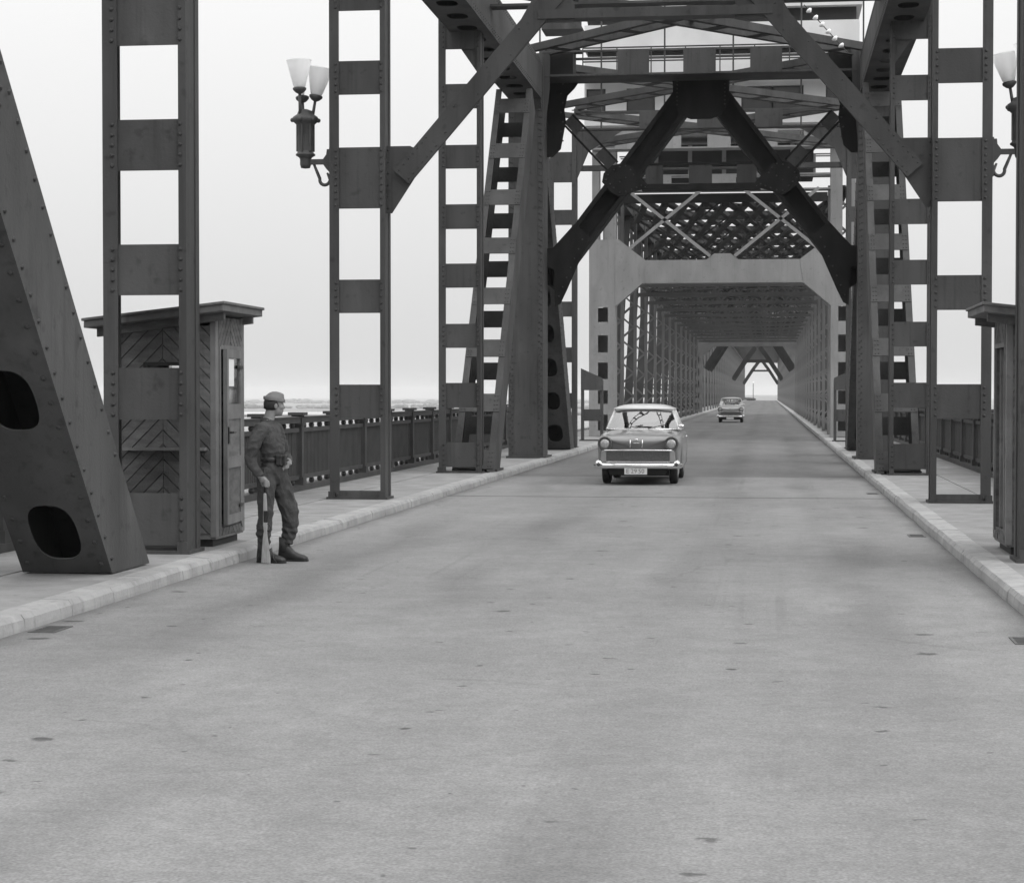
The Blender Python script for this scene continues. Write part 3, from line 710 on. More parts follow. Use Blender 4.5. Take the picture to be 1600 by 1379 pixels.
MB().box(-5.05, 4.95, LY - 1.2, LY + 6, 12.95, 14.12).build('wall', 'wall_render', hs)
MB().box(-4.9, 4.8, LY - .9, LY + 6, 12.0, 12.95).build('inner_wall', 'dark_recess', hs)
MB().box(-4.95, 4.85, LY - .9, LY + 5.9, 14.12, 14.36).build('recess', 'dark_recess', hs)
MB().box(-5.05, 4.95, LY - 1.2, LY + 6, 14.36, 15.28).build('wall', 'wall_render', hs)
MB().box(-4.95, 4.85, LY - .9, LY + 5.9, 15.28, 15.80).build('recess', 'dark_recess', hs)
MB().box(-5.15, 5.05, LY - 1.3, LY + 6.1, 15.80, 17.2).build('wall', 'wall_render', hs)
for x0, x1 in ((-4.98, -4.27), (-3.5, -2.45), (.7, 1.8), (1.85, 2.95), (3.75, 4.55)):
    w = MB().box(x0, x1, LY - 1.1, LY - 1.06, 12.0, 12.06).box(x0, x1, LY - 1.1, LY - 1.06, 12.89, 12.949).box(x0 + .001, x0 + .06, LY - 1.1, LY - 1.06, 12.06, 12.89).box(x1 - .06, x1 - .001, LY - 1.1, LY - 1.06, 12.06, 12.89).build('window', 'steel_paint', hs)
    MB().box(x0 + .06, x1 - .06, LY - 1.085, LY - 1.08, 12.06, 12.89).build('pane', 'dark_pane', w)
for i, x in enumerate((-6.6, -4.35, -2.05, .42, 2.85, 5.05)):
    tag(MB().tube([(x, 72.9, 10.9), (x, 72.9, 19)], .035, 6).build('hanger_rod', 'steel_paint'), '%s thin steel rod hanging in front of the machine house, counted from the left' % ordinal(i + 1), 'steel rod', 'rods before the machine house')
wk = root('walkway', (0, 72.6, 13.3), 'narrow railed walkway across the front of the machine house', 'walkway')
MB().box(-5.0, 4.9, 72.6, 73.75, 13.16, 13.24).build('floor', 'steel_paint', wk)
for zz in (13.75, 14.25): MB().tube([(-5.0, 72.62, zz), (4.9, 72.62, zz)], .03, 6).build('hand_rail', 'steel_paint', wk)
for i in range(9): MB().tube([(-5.0 + 1.2375 * i, 72.62, 13.24), (-5.0 + 1.2375 * i, 72.62, 14.25)], .025, 6).build('rail_post', 'steel_paint', wk)
pf = root('platform', (-5.9, LY, 15.2), 'small grey railed platform hanging off the machine house corner', 'platform')
MB().box(-6.65, -5.16, LY - 1.2, LY + .3, 15.18, 15.28).build('floor', 'steel_paint', pf)
MB().box(-6.65, -5.16, LY - 1.2, LY - 1.16, 15.28, 15.58).build('side_panel', 'steel_paint', pf)
for x in (-6.62, -6.1, -5.55): MB().box(x, x + .05, LY - 1.15, LY - 1.1, 15.28, 16.4).build('post', 'steel_paint', pf)
MB().box(-6.65, -5.16, LY - 1.15, LY - 1.1, 16.4, 16.45).build('hand_rail', 'steel_paint', pf)
# girders and counterweight under the machine house
for y, z0, z1, lb in ((69.5, 10.2, 10.9, 'nearest laced girder under the pale machine house'), (82.5, 10.6, 11.5, 'far laced girder behind the pale machine house')):
    r = root('cross_girder', (0, y, z0), lb, 'bridge girder', 'girders under the machine house')
    laced_strut(r, 'girder', y, .8, z0, z1, ((-3.6, -2.9), (-2.0, -1.3), (-.4, .4), (1.3, 2.0), (2.9, 3.6)), 'steel_paint_pale', -4.4, 4.4)
cw = root('counterweight', (0, 78, 9.95), 'grey counterweight block hanging between the lift tower legs', 'counterweight')
MB().box(-3.4, 3.4, 77.4, 79.2, 10.0, 11.3).build('block', 'steel_far', cw, bevel=.03)
for x in (-2.6, -1.3, 0, 1.3, 2.6): MB().box(x - .08, x + .08, 77.33, 77.398, 10.0, 11.3).build('strap', 'steel_paint_pale', cw)
# guide stubs where the lift span begins
for s, w in ((-1, 'left'), (1, 'right')):
    r = root('guide_stub', (s * 4.25, 68.2, SW), 'short steel stub with a sloping top plate at the foot of the %s pale leg' % w, 'steel stub', 'stubs beside the lift span')
    X = lambda a: s * a
    for xx in (3.9, 4.56): MB().box(X(xx), X(xx + .09), 68.2, 68.5, SW, 2.5 if xx > 4.2 else 2.2).build('post', 'steel_paint', r)
    MB().xz([(X(3.9), 1.85), (X(4.65), 1.85), (X(4.65), 2.60), (X(3.9), 2.26)], 68.17, 68.199).build('top_plate', 'steel_paint', r)
    MB().box(X(3.991), X(4.559), 68.21, 68.23, .8, 1.2).build('lower_plate', 'steel_paint', r)
    MB().box(X(3.85), X(4.7), 68.15, 68.55, SW - .02, SW + .03).build('base_plate', 'steel_paint', r)

# ---- the lift span: laced frames every 7.8 m
SPAN = 7.8
def laced_frame(y):
    r = root('span_frame', (0, y, SW))
    m = 'steel_far'
    for s in (-1, 1):
        X = lambda a: s * a
        p = MB().box(X(4.02), X(4.14), y, y + .42, SW, 9.9).box(X(4.72), X(4.84), y, y + .42, SW, 9.9)
        z = SW; i = 0
        while z < 9.3:
            for yy in (y + .01, y + .40):
                a, b = ((4.14, z), (4.72, z + .5)) if i % 2 else ((4.72, z), (4.14, z + .5))
                p.beam((X(a[0]), yy, a[1]), (X(b[0]), yy, b[1]), .07, .014, ref=(0, 1, 0))
            z += .5; i += 1
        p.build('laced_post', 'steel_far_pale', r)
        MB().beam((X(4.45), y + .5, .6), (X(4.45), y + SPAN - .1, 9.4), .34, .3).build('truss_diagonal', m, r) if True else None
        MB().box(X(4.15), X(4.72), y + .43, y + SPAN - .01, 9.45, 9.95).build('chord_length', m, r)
        MB().box(X(4.3), X(4.6), y + .43, y + SPAN - .01, SW - .1, SW + .25).build('lower_chord_length', m, r)
        for (xa, za), (xb, zb) in (((.2, 6.5), (3.9, 9.3)), ((.2, 9.3), (3.9, 6.5))):
            MB().beam((X(xa), y + .1, za), (X(xb), y + .1, zb), .07, .05, ref=(0, 1, 0)).build('cross_brace', m, r)
    lt_ = MB().box(-4.0, 4.0, y - .06, y + .3, 5.97, 5.999).box(-4.0, 4.0, y - .02, y, 6.0, 6.13).box(-4.0, 4.0, y - .02, y + .25, 6.66, 6.74)
    for k in range(16):
        xa = -4 + .5 * k; lt_.beam((xa, y + .01, 6.13 if k % 2 else 6.66), (xa + .5, y + .01, 6.66 if k % 2 else 6.13), .09, .03, ref=(0, 1, 0))
    lt_.build('lintel', 'steel_far_lintel', r)
    MB().box(-4.0, 4.0, y + .02, y + .3, 9.3, 9.65).build('upper_strut', m, r)
    lat = MB()
    for s in (-1, 1):
        lat.beam((-4 * s, y + .3, 9.55 + .06 * s), (4 * s, y + SPAN - .1, 9.55 + .06 * s), .2, .08)
        for k in range(10):
            xa = -4 + .8 * k
            lat.beam((xa if s > 0 else xa + .8, y + .2, 9.3 + .08 * s), (xa + .8 if s > 0 else xa, y + SPAN - .1, 9.3 + .08 * s), .26, .16)
        lat.beam((-4 * s, y + .3, 6.55 + .06 * s), (4 * s, y + SPAN - .1, 6.55 + .06 * s), .12, .06)
    lat.build('lateral_brace', m, r)
    return r
f0 = laced_frame(79.7)
for k in range(12):
    f = f0 if k == 0 else copy_tree(f0, None, (0, 79.7 + SPAN * k, SW))
    tag(f, '%s laced frame of the lift span counting away from the first pale portal' % ordinal(k + 1), 'bridge frame', 'laced frames of the lift span')
p2 = pale_portal(175.6, 'second, much smaller pale portal at the far end of the lift span')
for o in p2.children_recursive:
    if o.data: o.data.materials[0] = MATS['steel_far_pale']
def w_frame(y, knees):
    r = root('far_frame', (0, y, SW)); m = 'steel_far'
    for s in (-1, 1):
        X = lambda a: s * a
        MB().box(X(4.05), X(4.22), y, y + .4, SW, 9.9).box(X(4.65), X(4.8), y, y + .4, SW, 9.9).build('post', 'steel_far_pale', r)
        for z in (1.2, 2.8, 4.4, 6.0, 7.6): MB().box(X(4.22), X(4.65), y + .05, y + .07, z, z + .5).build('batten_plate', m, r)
        if knees: MB().beam((X(.4), y + .2, 9.3), (X(1.95), y + .2, 7.18), .62, .4, ref=(0, 1, 0)).beam((X(1.95), y + .2, 7.18), (X(4.0), y + .2, 4.0), .62, .4, ref=(0, 1, 0)).build('knee_brace', 'steel_dark', r)
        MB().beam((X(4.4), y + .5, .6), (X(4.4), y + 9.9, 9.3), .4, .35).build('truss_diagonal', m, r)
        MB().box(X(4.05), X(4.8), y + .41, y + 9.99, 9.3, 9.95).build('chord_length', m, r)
    if knees: MB().box(-1.8, 1.8, y, y + .4, 6.95, 7.25).build('tie', 'steel_dark', r)
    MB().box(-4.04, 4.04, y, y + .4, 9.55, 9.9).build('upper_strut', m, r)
    MB().beam((-4, y + .3, 9.6), (4, y + 9.8, 9.6), .3, .1).beam((4, y + .3, 9.7), (-4, y + 9.8, 9.7), .3, .1).build('lateral_brace', m, r)
    return r
gk = {True: None, False: None}
for k in range(33):
    kn = k in (0, 1, 14, 15, 28, 29); Yk = 186.0 + 10 * k
    if gk[kn] is None: f = gk[kn] = w_frame(Yk, kn)
    else: f = copy_tree(gk[kn], None, (0, Yk, SW))
    tag(f, '%s small frame%s beyond the second pale portal' % (ordinal(k + 1), ' with dark knee braces' if kn else ' with a high cross strut'), 'bridge frame', 'frames of the far spans')
hg = MB()
for k in range(60): hg.ball((random.uniform(-6.5, -2.2), 530 + random.uniform(0, 25), .1 + random.uniform(0, .25)), (random.uniform(.3, .8), .8, random.uniform(.2, .5)), 7, 5)
tag(hg.build('hedge', 'hedge'), 'low dark hedge where the road bends away at the far end of the bridge', 'hedge')
lp_ = root('lamp_post', (-3.4, 700, -.4), 'thin lamp post in the haze beyond the far end of the bridge', 'lamp post')
MB().tube([(-3.4, 700, -.4), (-3.4, 700, 5.5)], .12, 8).build('pole', 'cast_iron', lp_); MB().ball((-3.4, 700, 5.7), .4, 8, 6).build('globe', 'opal_glass', lp_)

# ------------------------------------------------------------------ railings
def railing(s, label, y0, y1):
    r = root('railing', (s * 6.1, (y0 + y1) / 2, SW), label, 'railing', 'bridge railings'); X = lambda a: s * a
    m = 'railing_iron'; x = 6.10
    MB().box(X(x - .07), X(x + .07), y0, y1, 1.24, 1.33).box(X(x - .09), X(x + .09), y0, y1, 1.331, 1.35).build('top_rail', m, r)
    MB().box(X(x - .05), X(x + .05), y0, y1, 1.09, 1.16).build('middle_rail', m, r)
    MB().box(X(x - .05), X(x + .05), y0, y1, .30, .37).build('lower_rail', m, r)
    MB().box(X(x - .14), X(x + .14), y0, y1, SW - .02, .21).build('plinth', 'railing_iron', r)
    P = 2.63; yy = 32.73 - P * 20; ba = MB(); k = 0; pm = km = None
    while yy < y1:
        if yy > y0:
            if pm is None:
                o = MB().box(X(x - .09), X(x + .09), yy - .09, yy + .09, SW, 1.37).box(X(x - .13), X(x + .13), yy - .17, yy + .17, 1.371, 1.42).box(X(x - .11), X(x + .11), yy - .14, yy + .14, 1.20, 1.24).box(X(x - .12), X(x + .12), yy - .12, yy + .12, .21, .34).build('post', m, r); pm = (o, yy)
                o = MB().ball((X(x), yy + .42, 1.20), (.05, .05, .055), 10, 6).build('knob', 'rail_knob', r, smooth=True); km = (o, yy)
                kq = MB().ball((X(x), yy + .42, .255), (.05, .05, .055), 10, 6).build('knob', 'rail_knob', r, smooth=True)
                ks = [(o, .42), (kq, .42)]
                for dy in (-.42, 1.0, -1.0):
                    for src in (km[0], kq):
                        c = src.copy(); col.objects.link(c); c.location.y = dy - .42
            else:
                c = pm[0].copy(); col.objects.link(c); c.location.y = yy - pm[1]
                for src in (km[0], kq):
                    for dy in (.42, -.42, 1.0, -1.0):
                        c = src.copy(); col.objects.link(c); c.location.y = yy - pm[1] + dy - .42
        b = yy + .16
        while b < yy + P - .1:
            if y0 < b < y1: ba.box(X(x - .018), X(x + .018), b - .02, b + .02, .37, 1.09)
            b += .105
        # pilaster plates beside each post
        if y0 < yy < y1:
            for t in (-.26, .26): ba.box(X(x - .012), X(x + .012), yy + t - .1, yy + t + .1, .37, 1.09)
        yy += P
    ba.build('balusters', m, r, kind='stuff')
railing(-1, 'dark iron railing with close balusters along the left pavement', 8, 72)
railing(1, 'dark iron railing in the shade along the right pavement', 18, 72)
# ------------------------------------------------------------------ street lamps on the second frame
def lamp(s, label):
    X = lambda a: s * a; y = YB + .22
    r = root('street_lamp', (X(5.37), y, 5.3), label, 'street lamp', 'street lamps on brackets')
    br = MB().box(X(4.951), X(4.985), y - .07, y + .07, 4.93, 5.5)
    br.xz([(X(4.985), 5.48), (X(5.03), 5.48), (X(5.04), 5.40), (X(5.09), 5.33), (X(5.36), 5.33), (X(5.36), 5.25), (X(5.09), 5.25), (X(5.04), 5.18), (X(4.985), 5.12)], y - .03, y + .03)
    br.build('bracket', 'cast_iron', r)
    pts = []
    for i in range(13):
        t = i / 12; a = math.pi * (1.0 + 1.05 * t)
        pts.append((X(5.07 + .085 * math.cos(a) * (1 - .1 * t)), y, 5.02 + .085 * math.sin(a)))
    pts = [(X(5.03), y, 5.12)] + pts + [(X(5.19), y, 5.14), (X(5.24), y, 5.26)]
    MB().tube(pts, [.016] + [.026] * 13 + [.024, .02], 8).build('scroll', 'cast_iron', r, smooth=True)
    c = (X(5.37), y, 0)
    body = MB().lathe([(.01, 5.19), (.07, 5.20), (.085, 5.25), (.085, 5.33), (.10, 5.36), (.15, 5.39), (.15, 5.41), (.125, 5.43), (.122, 5.46), (.128, 5.85), (.17, 5.89), (.215, 5.93), (.19, 5.98), (.13, 6.02), (.11, 6.07), (.03, 6.10)], c, n=20)
    body.build('body', 'cast_iron', r, smooth=True)
    bd = MB()
    for k in range(6):
        a = k * math.pi / 3 + .3; bd.box(c[0] + .128 * math.cos(a) - .012, c[0] + .128 * math.cos(a) + .012, y + .128 * math.sin(a) - .012, y + .128 * math.sin(a) + .012, 5.45, 5.88)
        bd.ball((c[0] + .2 * math.cos(a), y + .2 * math.sin(a), 5.93), .035, 8, 5)
    bd.build('ornament', 'cast_iron', r, smooth=False)
    for k, (az, shade) in enumerate(((R(238), True), (R(8), True), (R(120), False))):
        h = Vector((math.cos(az) * s * -1 if False else math.cos(az) * (1 if s < 0 else -1), math.sin(az), 0)); tilt = .12
        ax = (Vector((0, 0, 1)) + h * (.03 if k == 0 else .17)).normalized()
        b = Vector(c) + h * .115 + Vector((0, 0, 6.02 if k else 6.05)); top = b + ax * (.20 if k != 0 else .27)
        stm = MB().tube([b - ax * .06, top], [.026, .022], 8).lathe([(.02, 0), (.06, .02), (.10, .06), (.105, .09), (.09, .10)], top, ax, 14).build('stem', 'cast_iron', r, smooth=True)
        if shade:
            pr = [(.05, .10), (.088, .105), (.10, .13), (.20, .50), (.206, .52), (.200, .526)]
            sh_ = [(rr_ * .95, zz * .98) for rr_, zz in pr]
            MB().lathe(sh_, top, ax, 22, caps=False).build('shade', 'opal_glass', r, smooth=True)
        MB().lathe([(.02, .10), (.03, .12), (.045, .2), (.03, .27), (.005, .29)], top, ax, 10).build('bulb', 'opal_glass', r, smooth=True)
lamp(-1, 'cast iron bracket lamp with two white cup shades on the left post')
lamp(1, 'cast iron bracket lamp with white cup shades at the right edge')

# ------------------------------------------------------------------ guard booths
def chevron(par, plane, x0, x1, z0, z1, out, step, skip=None, gap=.017, th=.022, apex=1, m='booth_wood', name='plank'):
    """boards laid in a V or upturned V; plane maps (u, w, depth) to the world"""
    mid = (x0 + x1) / 2
    hv = step
    k0 = int((z0 - (x1 - x0)) / hv) - 2
    for half in (0, 1):
        a, b = (x0, mid - .002) if half == 0 else (mid + .002, x1)
        for k in range(k0, k0 + int((z1 - z0 + 2 * (x1 - x0)) / hv) + 4):
            zz = k * hv
            def Z(u): return zz + (-(abs(u - mid)) if apex > 0 else abs(u - mid))
            pl = [(a, Z(a) + gap / 2), (b, Z(b) + gap / 2), (b, Z(b) + hv - gap / 2), (a, Z(a) + hv - gap / 2)]
            pl = clip_poly(pl, a, b, z0, z1)
            pieces = [pl]
            if skip:
                sx0, sx1, sz0, sz1 = skip; pieces = []
                for bx in ((a, b, sz1, z1), (a, b, z0, sz0), (a, min(b, sx0), sz0, sz1), (max(a, sx1), b, sz0, sz1)):
                    if bx[1] - bx[0] > .005 and bx[3] - bx[2] > .005: pieces.append(clip_poly(pl, *bx))
            for q in pieces:
                if len(q) < 3 or area2(q) < 2e-4: continue
                j = random.uniform(-.003, .003)
                MB().prism([plane(u, w, 0) for u, w in q], Vector(plane(0, 0, th + j)) - Vector(plane(0, 0, 0))).build(name, m, par)
def booth(s, label, open_door):
    X = lambda a: s * a; xi, xo = 4.05 if s < 0 else 4.07, 5.12 if s < 0 else 5.14; y0, y1 = 20.42, 21.52
    r = root('guard_booth', (X((xi + xo) / 2), (y0 + y1) / 2, SW), label, 'guard booth', 'guard booths')
    zb = .20
    MB().box(X(xi + .05), X(xo - .05), y0 + .06, y1 - .06, SW - .01, zb + .02).build('plinth', 'dark_recess', r)
    fl = MB().box(X(xi), X(xo), y0 + .0, y1, zb, zb + .06).build('floor', 'booth_trim', r)
    # walls: boarded frames with window openings
    zt = 2.44 if s < 0 else 2.40
    wz0, wz1 = 1.52, 2.06
    wm = (xi + xo) / 2
    fw = MB()
    for (a, b, c, d) in ((xi, xo, zb + .06, wz0), (xi, xo, wz1, zt), (xi, wm - .24, wz0, wz1), (wm + .24, xo, wz0, wz1)): fw.box(X(a), X(b), y0, y0 + .03, c, d)
    fw = fw.build('front_wall', 'booth_wood', r)
    bw_ = MB()
    for (a, b, c, d) in ((xi, xo, zb + .06, wz0), (xi, xo, wz1, zt), (xi, wm - .3, wz0, wz1), (wm + .3, xo, wz0, wz1)): bw_.box(X(a), X(b), y1 - .03, y1, c, d)
    bw_.build('back_wall', 'booth_wood', r)
    MB().box(X(xo - .03), X(xo), y0 + .031, y1 - .031, zb + .06, zt - .06).build('outer_wall', 'booth_wood', r)
    chevron(fw, lambda u, w, d: (X(u), y0 - d - .001, w), xi + .05, xo - .0, zb + .06, zt, 0, .15, skip=(wm - .24, wm + .24, wz0, wz1))
    # window in the front
    wf = MB()
    for (a, b, c, d) in ((wm - .24, wm + .24, wz1 - .035, wz1), (wm - .24, wm + .24, wz0, wz0 + .035), (wm - .24, wm - .205, wz0 + .035, wz1 - .035), (wm + .205, wm + .24, wz0 + .035, wz1 - .035)): wf.box(X(a), X(b), y0 - .01, y0 + .02, c, d)
    wf = wf.build('window', 'dark_recess', r)
    MB().box(X(wm - .204), X(wm + .204), y0 + .004, y0 + .008, wz0 + .036, wz1 - .036).build('pane', 'window_glass', wf)
    MB().box(X(xi + .08), X(xo - .1), y0 - .13, y0 - .026, 1.135, 1.165).build('shelf', 'booth_trim', r)
    # the side facing the road, with the door
    tr = MB().box(X(xi - .012), X(xi + .05), y0 - .024, y0 + .085, zb + .02, zt + .12).box(X(xi - .012), X(xi + .05), y1 - .085, y1 + .02, zb + .02, zt + .12)
    tr.build('corner_post', 'booth_trim', r, bevel=.004)
    d0, d1, dz0, dz1 = y0 + .16, y1 - .13, .34, 2.20
    sw_ = MB().box(X(xi), X(xi + .03), y0 + .086, d0, zb + .06, zt + .1).box(X(xi), X(xi + .03), d1, y1 - .086, zb + .06, zt + .1).box(X(xi), X(xi + .03), d0, d1, dz1, zt + .1).box(X(xi), X(xi + .03), d0, d1, zb + .06, dz0).build('side_wall', 'booth_wood', r)
    chevron(sw_, lambda u, w, d: (X(xi - d - .001), u, w), y0 + .09, y1 - .09, dz1 + .03, zt + .1, 0, .12, th=.016)
    chevron(sw_, lambda u, w, d: (X(xi - d - .001), u, w), y0 + .09, y1 - .09, zb + .03, dz0 - .03, 0, .12, th=.016)
    MB().box(X(xi - .02), X(xi + .03), d0 - .05, d0 - .001, dz0 - .03, dz1 + .03).box(X(xi - .02), X(xi + .03), d1 + .001, d1 + .05, dz0 - .03, dz1 + .03).box(X(xi - .02), X(xi + .03), d0, d1, dz1, dz1 + .045).build('door_frame', 'booth_trim', r)
    def door_panel(place):
        W = d1 - d0; q = []
        dr = MB()
        rails = ((0, .085, 0, dz1 - dz0), (W - .085, W, 0, dz1 - dz0), (.085, W - .085, 0, .10), (.085, W - .085, .60, .72), (.085, W - .085, 1.12, 1.28), (.085, W - .085, 1.77, dz1 - dz0))
        for a, b, c, d in rails: dr.prism([place(a, c, 0), place(b, c, 0), place(b, d, 0), place(a, d, 0)], Vector(place(0, 0, .045)) - Vector(place(0, 0, 0)))
        dr = dr.build('door', 'booth_trim', r)
        for c, d in ((.10, .60), (.72, 1.12)):
            MB().prism([place(.085, c, .012), place(W - .085, c, .012), place(W - .085, d, .012), place(.085, d, .012)], Vector(place(0, 0, .016)) - Vector(place(0, 0, 0))).build('door_panel', 'booth_wood', dr)
        MB().prism([place(.085, 1.28, .02), place(W - .085, 1.28, .02), place(W - .085, 1.77, .02), place(.085, 1.77, .02)], Vector(place(0, 0, .004)) - Vector(place(0, 0, 0))).build('pane', 'window_glass', dr)
        MB().prism([place(.10, 1.47, .012), place(.42, 1.47, .012), place(.42, 1.76, .012), place(.10, 1.76, .012)], Vector(place(0, 0, .003)) - Vector(place(0, 0, 0))).build('paper_sheet', 'paper', dr)
        MB().prism([place(.02, .86, -.001), place(.07, .86, -.001), place(.07, 1.04, -.001), place(.02, 1.04, -.001)], Vector(place(0, 0, -.012)) - Vector(place(0, 0, 0))).tube([place(.045, .98, -.012), place(.045, .98, -.055), place(.14, .98, -.06)], .011, 8).build('handle', 'gun_metal', dr)
        for c in (.16, 1.66): MB().prism([place(W - .16, c, -.001), place(W + .03, c, -.001), place(W + .03, c + .035, -.001), place(W - .16, c + .035, -.001)], Vector(place(0, 0, -.008)) - Vector(place(0, 0, 0))).build('hinge', 'gun_metal', dr)
    if not open_door:
        # door slightly ajar, hinged on the far side
        ca, sa = math.cos(R(4)), math.sin(R(4))
        def place(u, w, t):
            dd = (d1 - d0) - u
            return (X(xi - .028 + t * ca - dd * sa), d1 - dd * ca, dz0 + w)
        door_panel(place)
        MB().box(X(xi + .031), X(xi + .04), d0, d1, dz0, dz1).build('inside_shade', 'dark_recess', r) if False else None
    else:
        ca, sa = math.cos(R(78)), math.sin(R(78))
        def place(u, w, t):
            dd = (d1 - d0) - u
            return (X(xi + .03 + t * ca + dd * sa), d1 - dd * ca - t * sa, dz0 + w)
        door_panel(place)
    # sloping roof of two layers of board
    def zr(x): return (2.60 if s < 0 else 2.54) - (x - 3.87) * .115
    xa, xb = (3.87, 5.36) if s < 0 else (3.80, 5.36)
    off = 0 if s < 0 else .0
    ra, rb = y0 - .34, y1 + .18
    for t0, t1, e in ((-.015, .055, 0), (.056, .085, .02)):
        MB().prism([(X(xa - e), ra - e, zr(xa) + t0 - off), (X(xb + e), ra - e, zr(xb) + t0), (X(xb + e), rb + e, zr(xb) + t0), (X(xa - e), rb + e, zr(xa) + t0 - off)], (0, 0, t1 - t0)).build('roof_layer', 'booth_roof', r, bevel=.006)
    for yy in (y0 - .1, y1 - .05): MB().prism([(X(xa + .06), yy, zr(xa) - .10), (X(xb - .06), yy, zr(xb) - .10), (X(xb - .06), yy, zr(xb) - .017), (X(xa + .06), yy, zr(xa) - .017)], (0, .07, 0)).build('rafter', 'booth_wood', r)
    return r
booth(-1, 'wooden guard booth with chevron boarding and closed door, behind the soldier', False)
booth(1, 'wooden guard booth with its door standing open, at the right edge', True)

# ------------------------------------------------------------------ road drains
for i, (x, y, lb) in enumerate(((-3.52, 14.1, 'small drain grate by the left kerb in the foreground'), (3.50, 24.75, 'small drain grate by the right kerb near the right booth'),
                                (3.50, 35.1, 'small drain grate by the right kerb beside the third frame'), (3.50, 14.3, 'small drain grate at the right edge of the picture'))):
    r = root('drain_grate', (x, y, 0), lb, 'drain grate', 'road drains')
    MB().box(x - .10, x + .10, y - .20, y - .175, .0005, .006).box(x - .10, x + .10, y + .175, y + .20, .0005, .006).box(x - .10, x - .08, y - .175, y + .175, .0005, .006).box(x + .08, x + .10, y - .175, y + .175, .0005, .006).build('rim', 'grate_iron', r)
    MB().box(x - .08, x + .08, y - .175, y + .175, .0003, .0012).build('pit', 'car_under', r)
    for k in range(5): MB().box(x - .08, x + .08, y - .15 + k * .07, y - .125 + k * .07, .0016, .0055).build('bar', 'grate_iron', r)

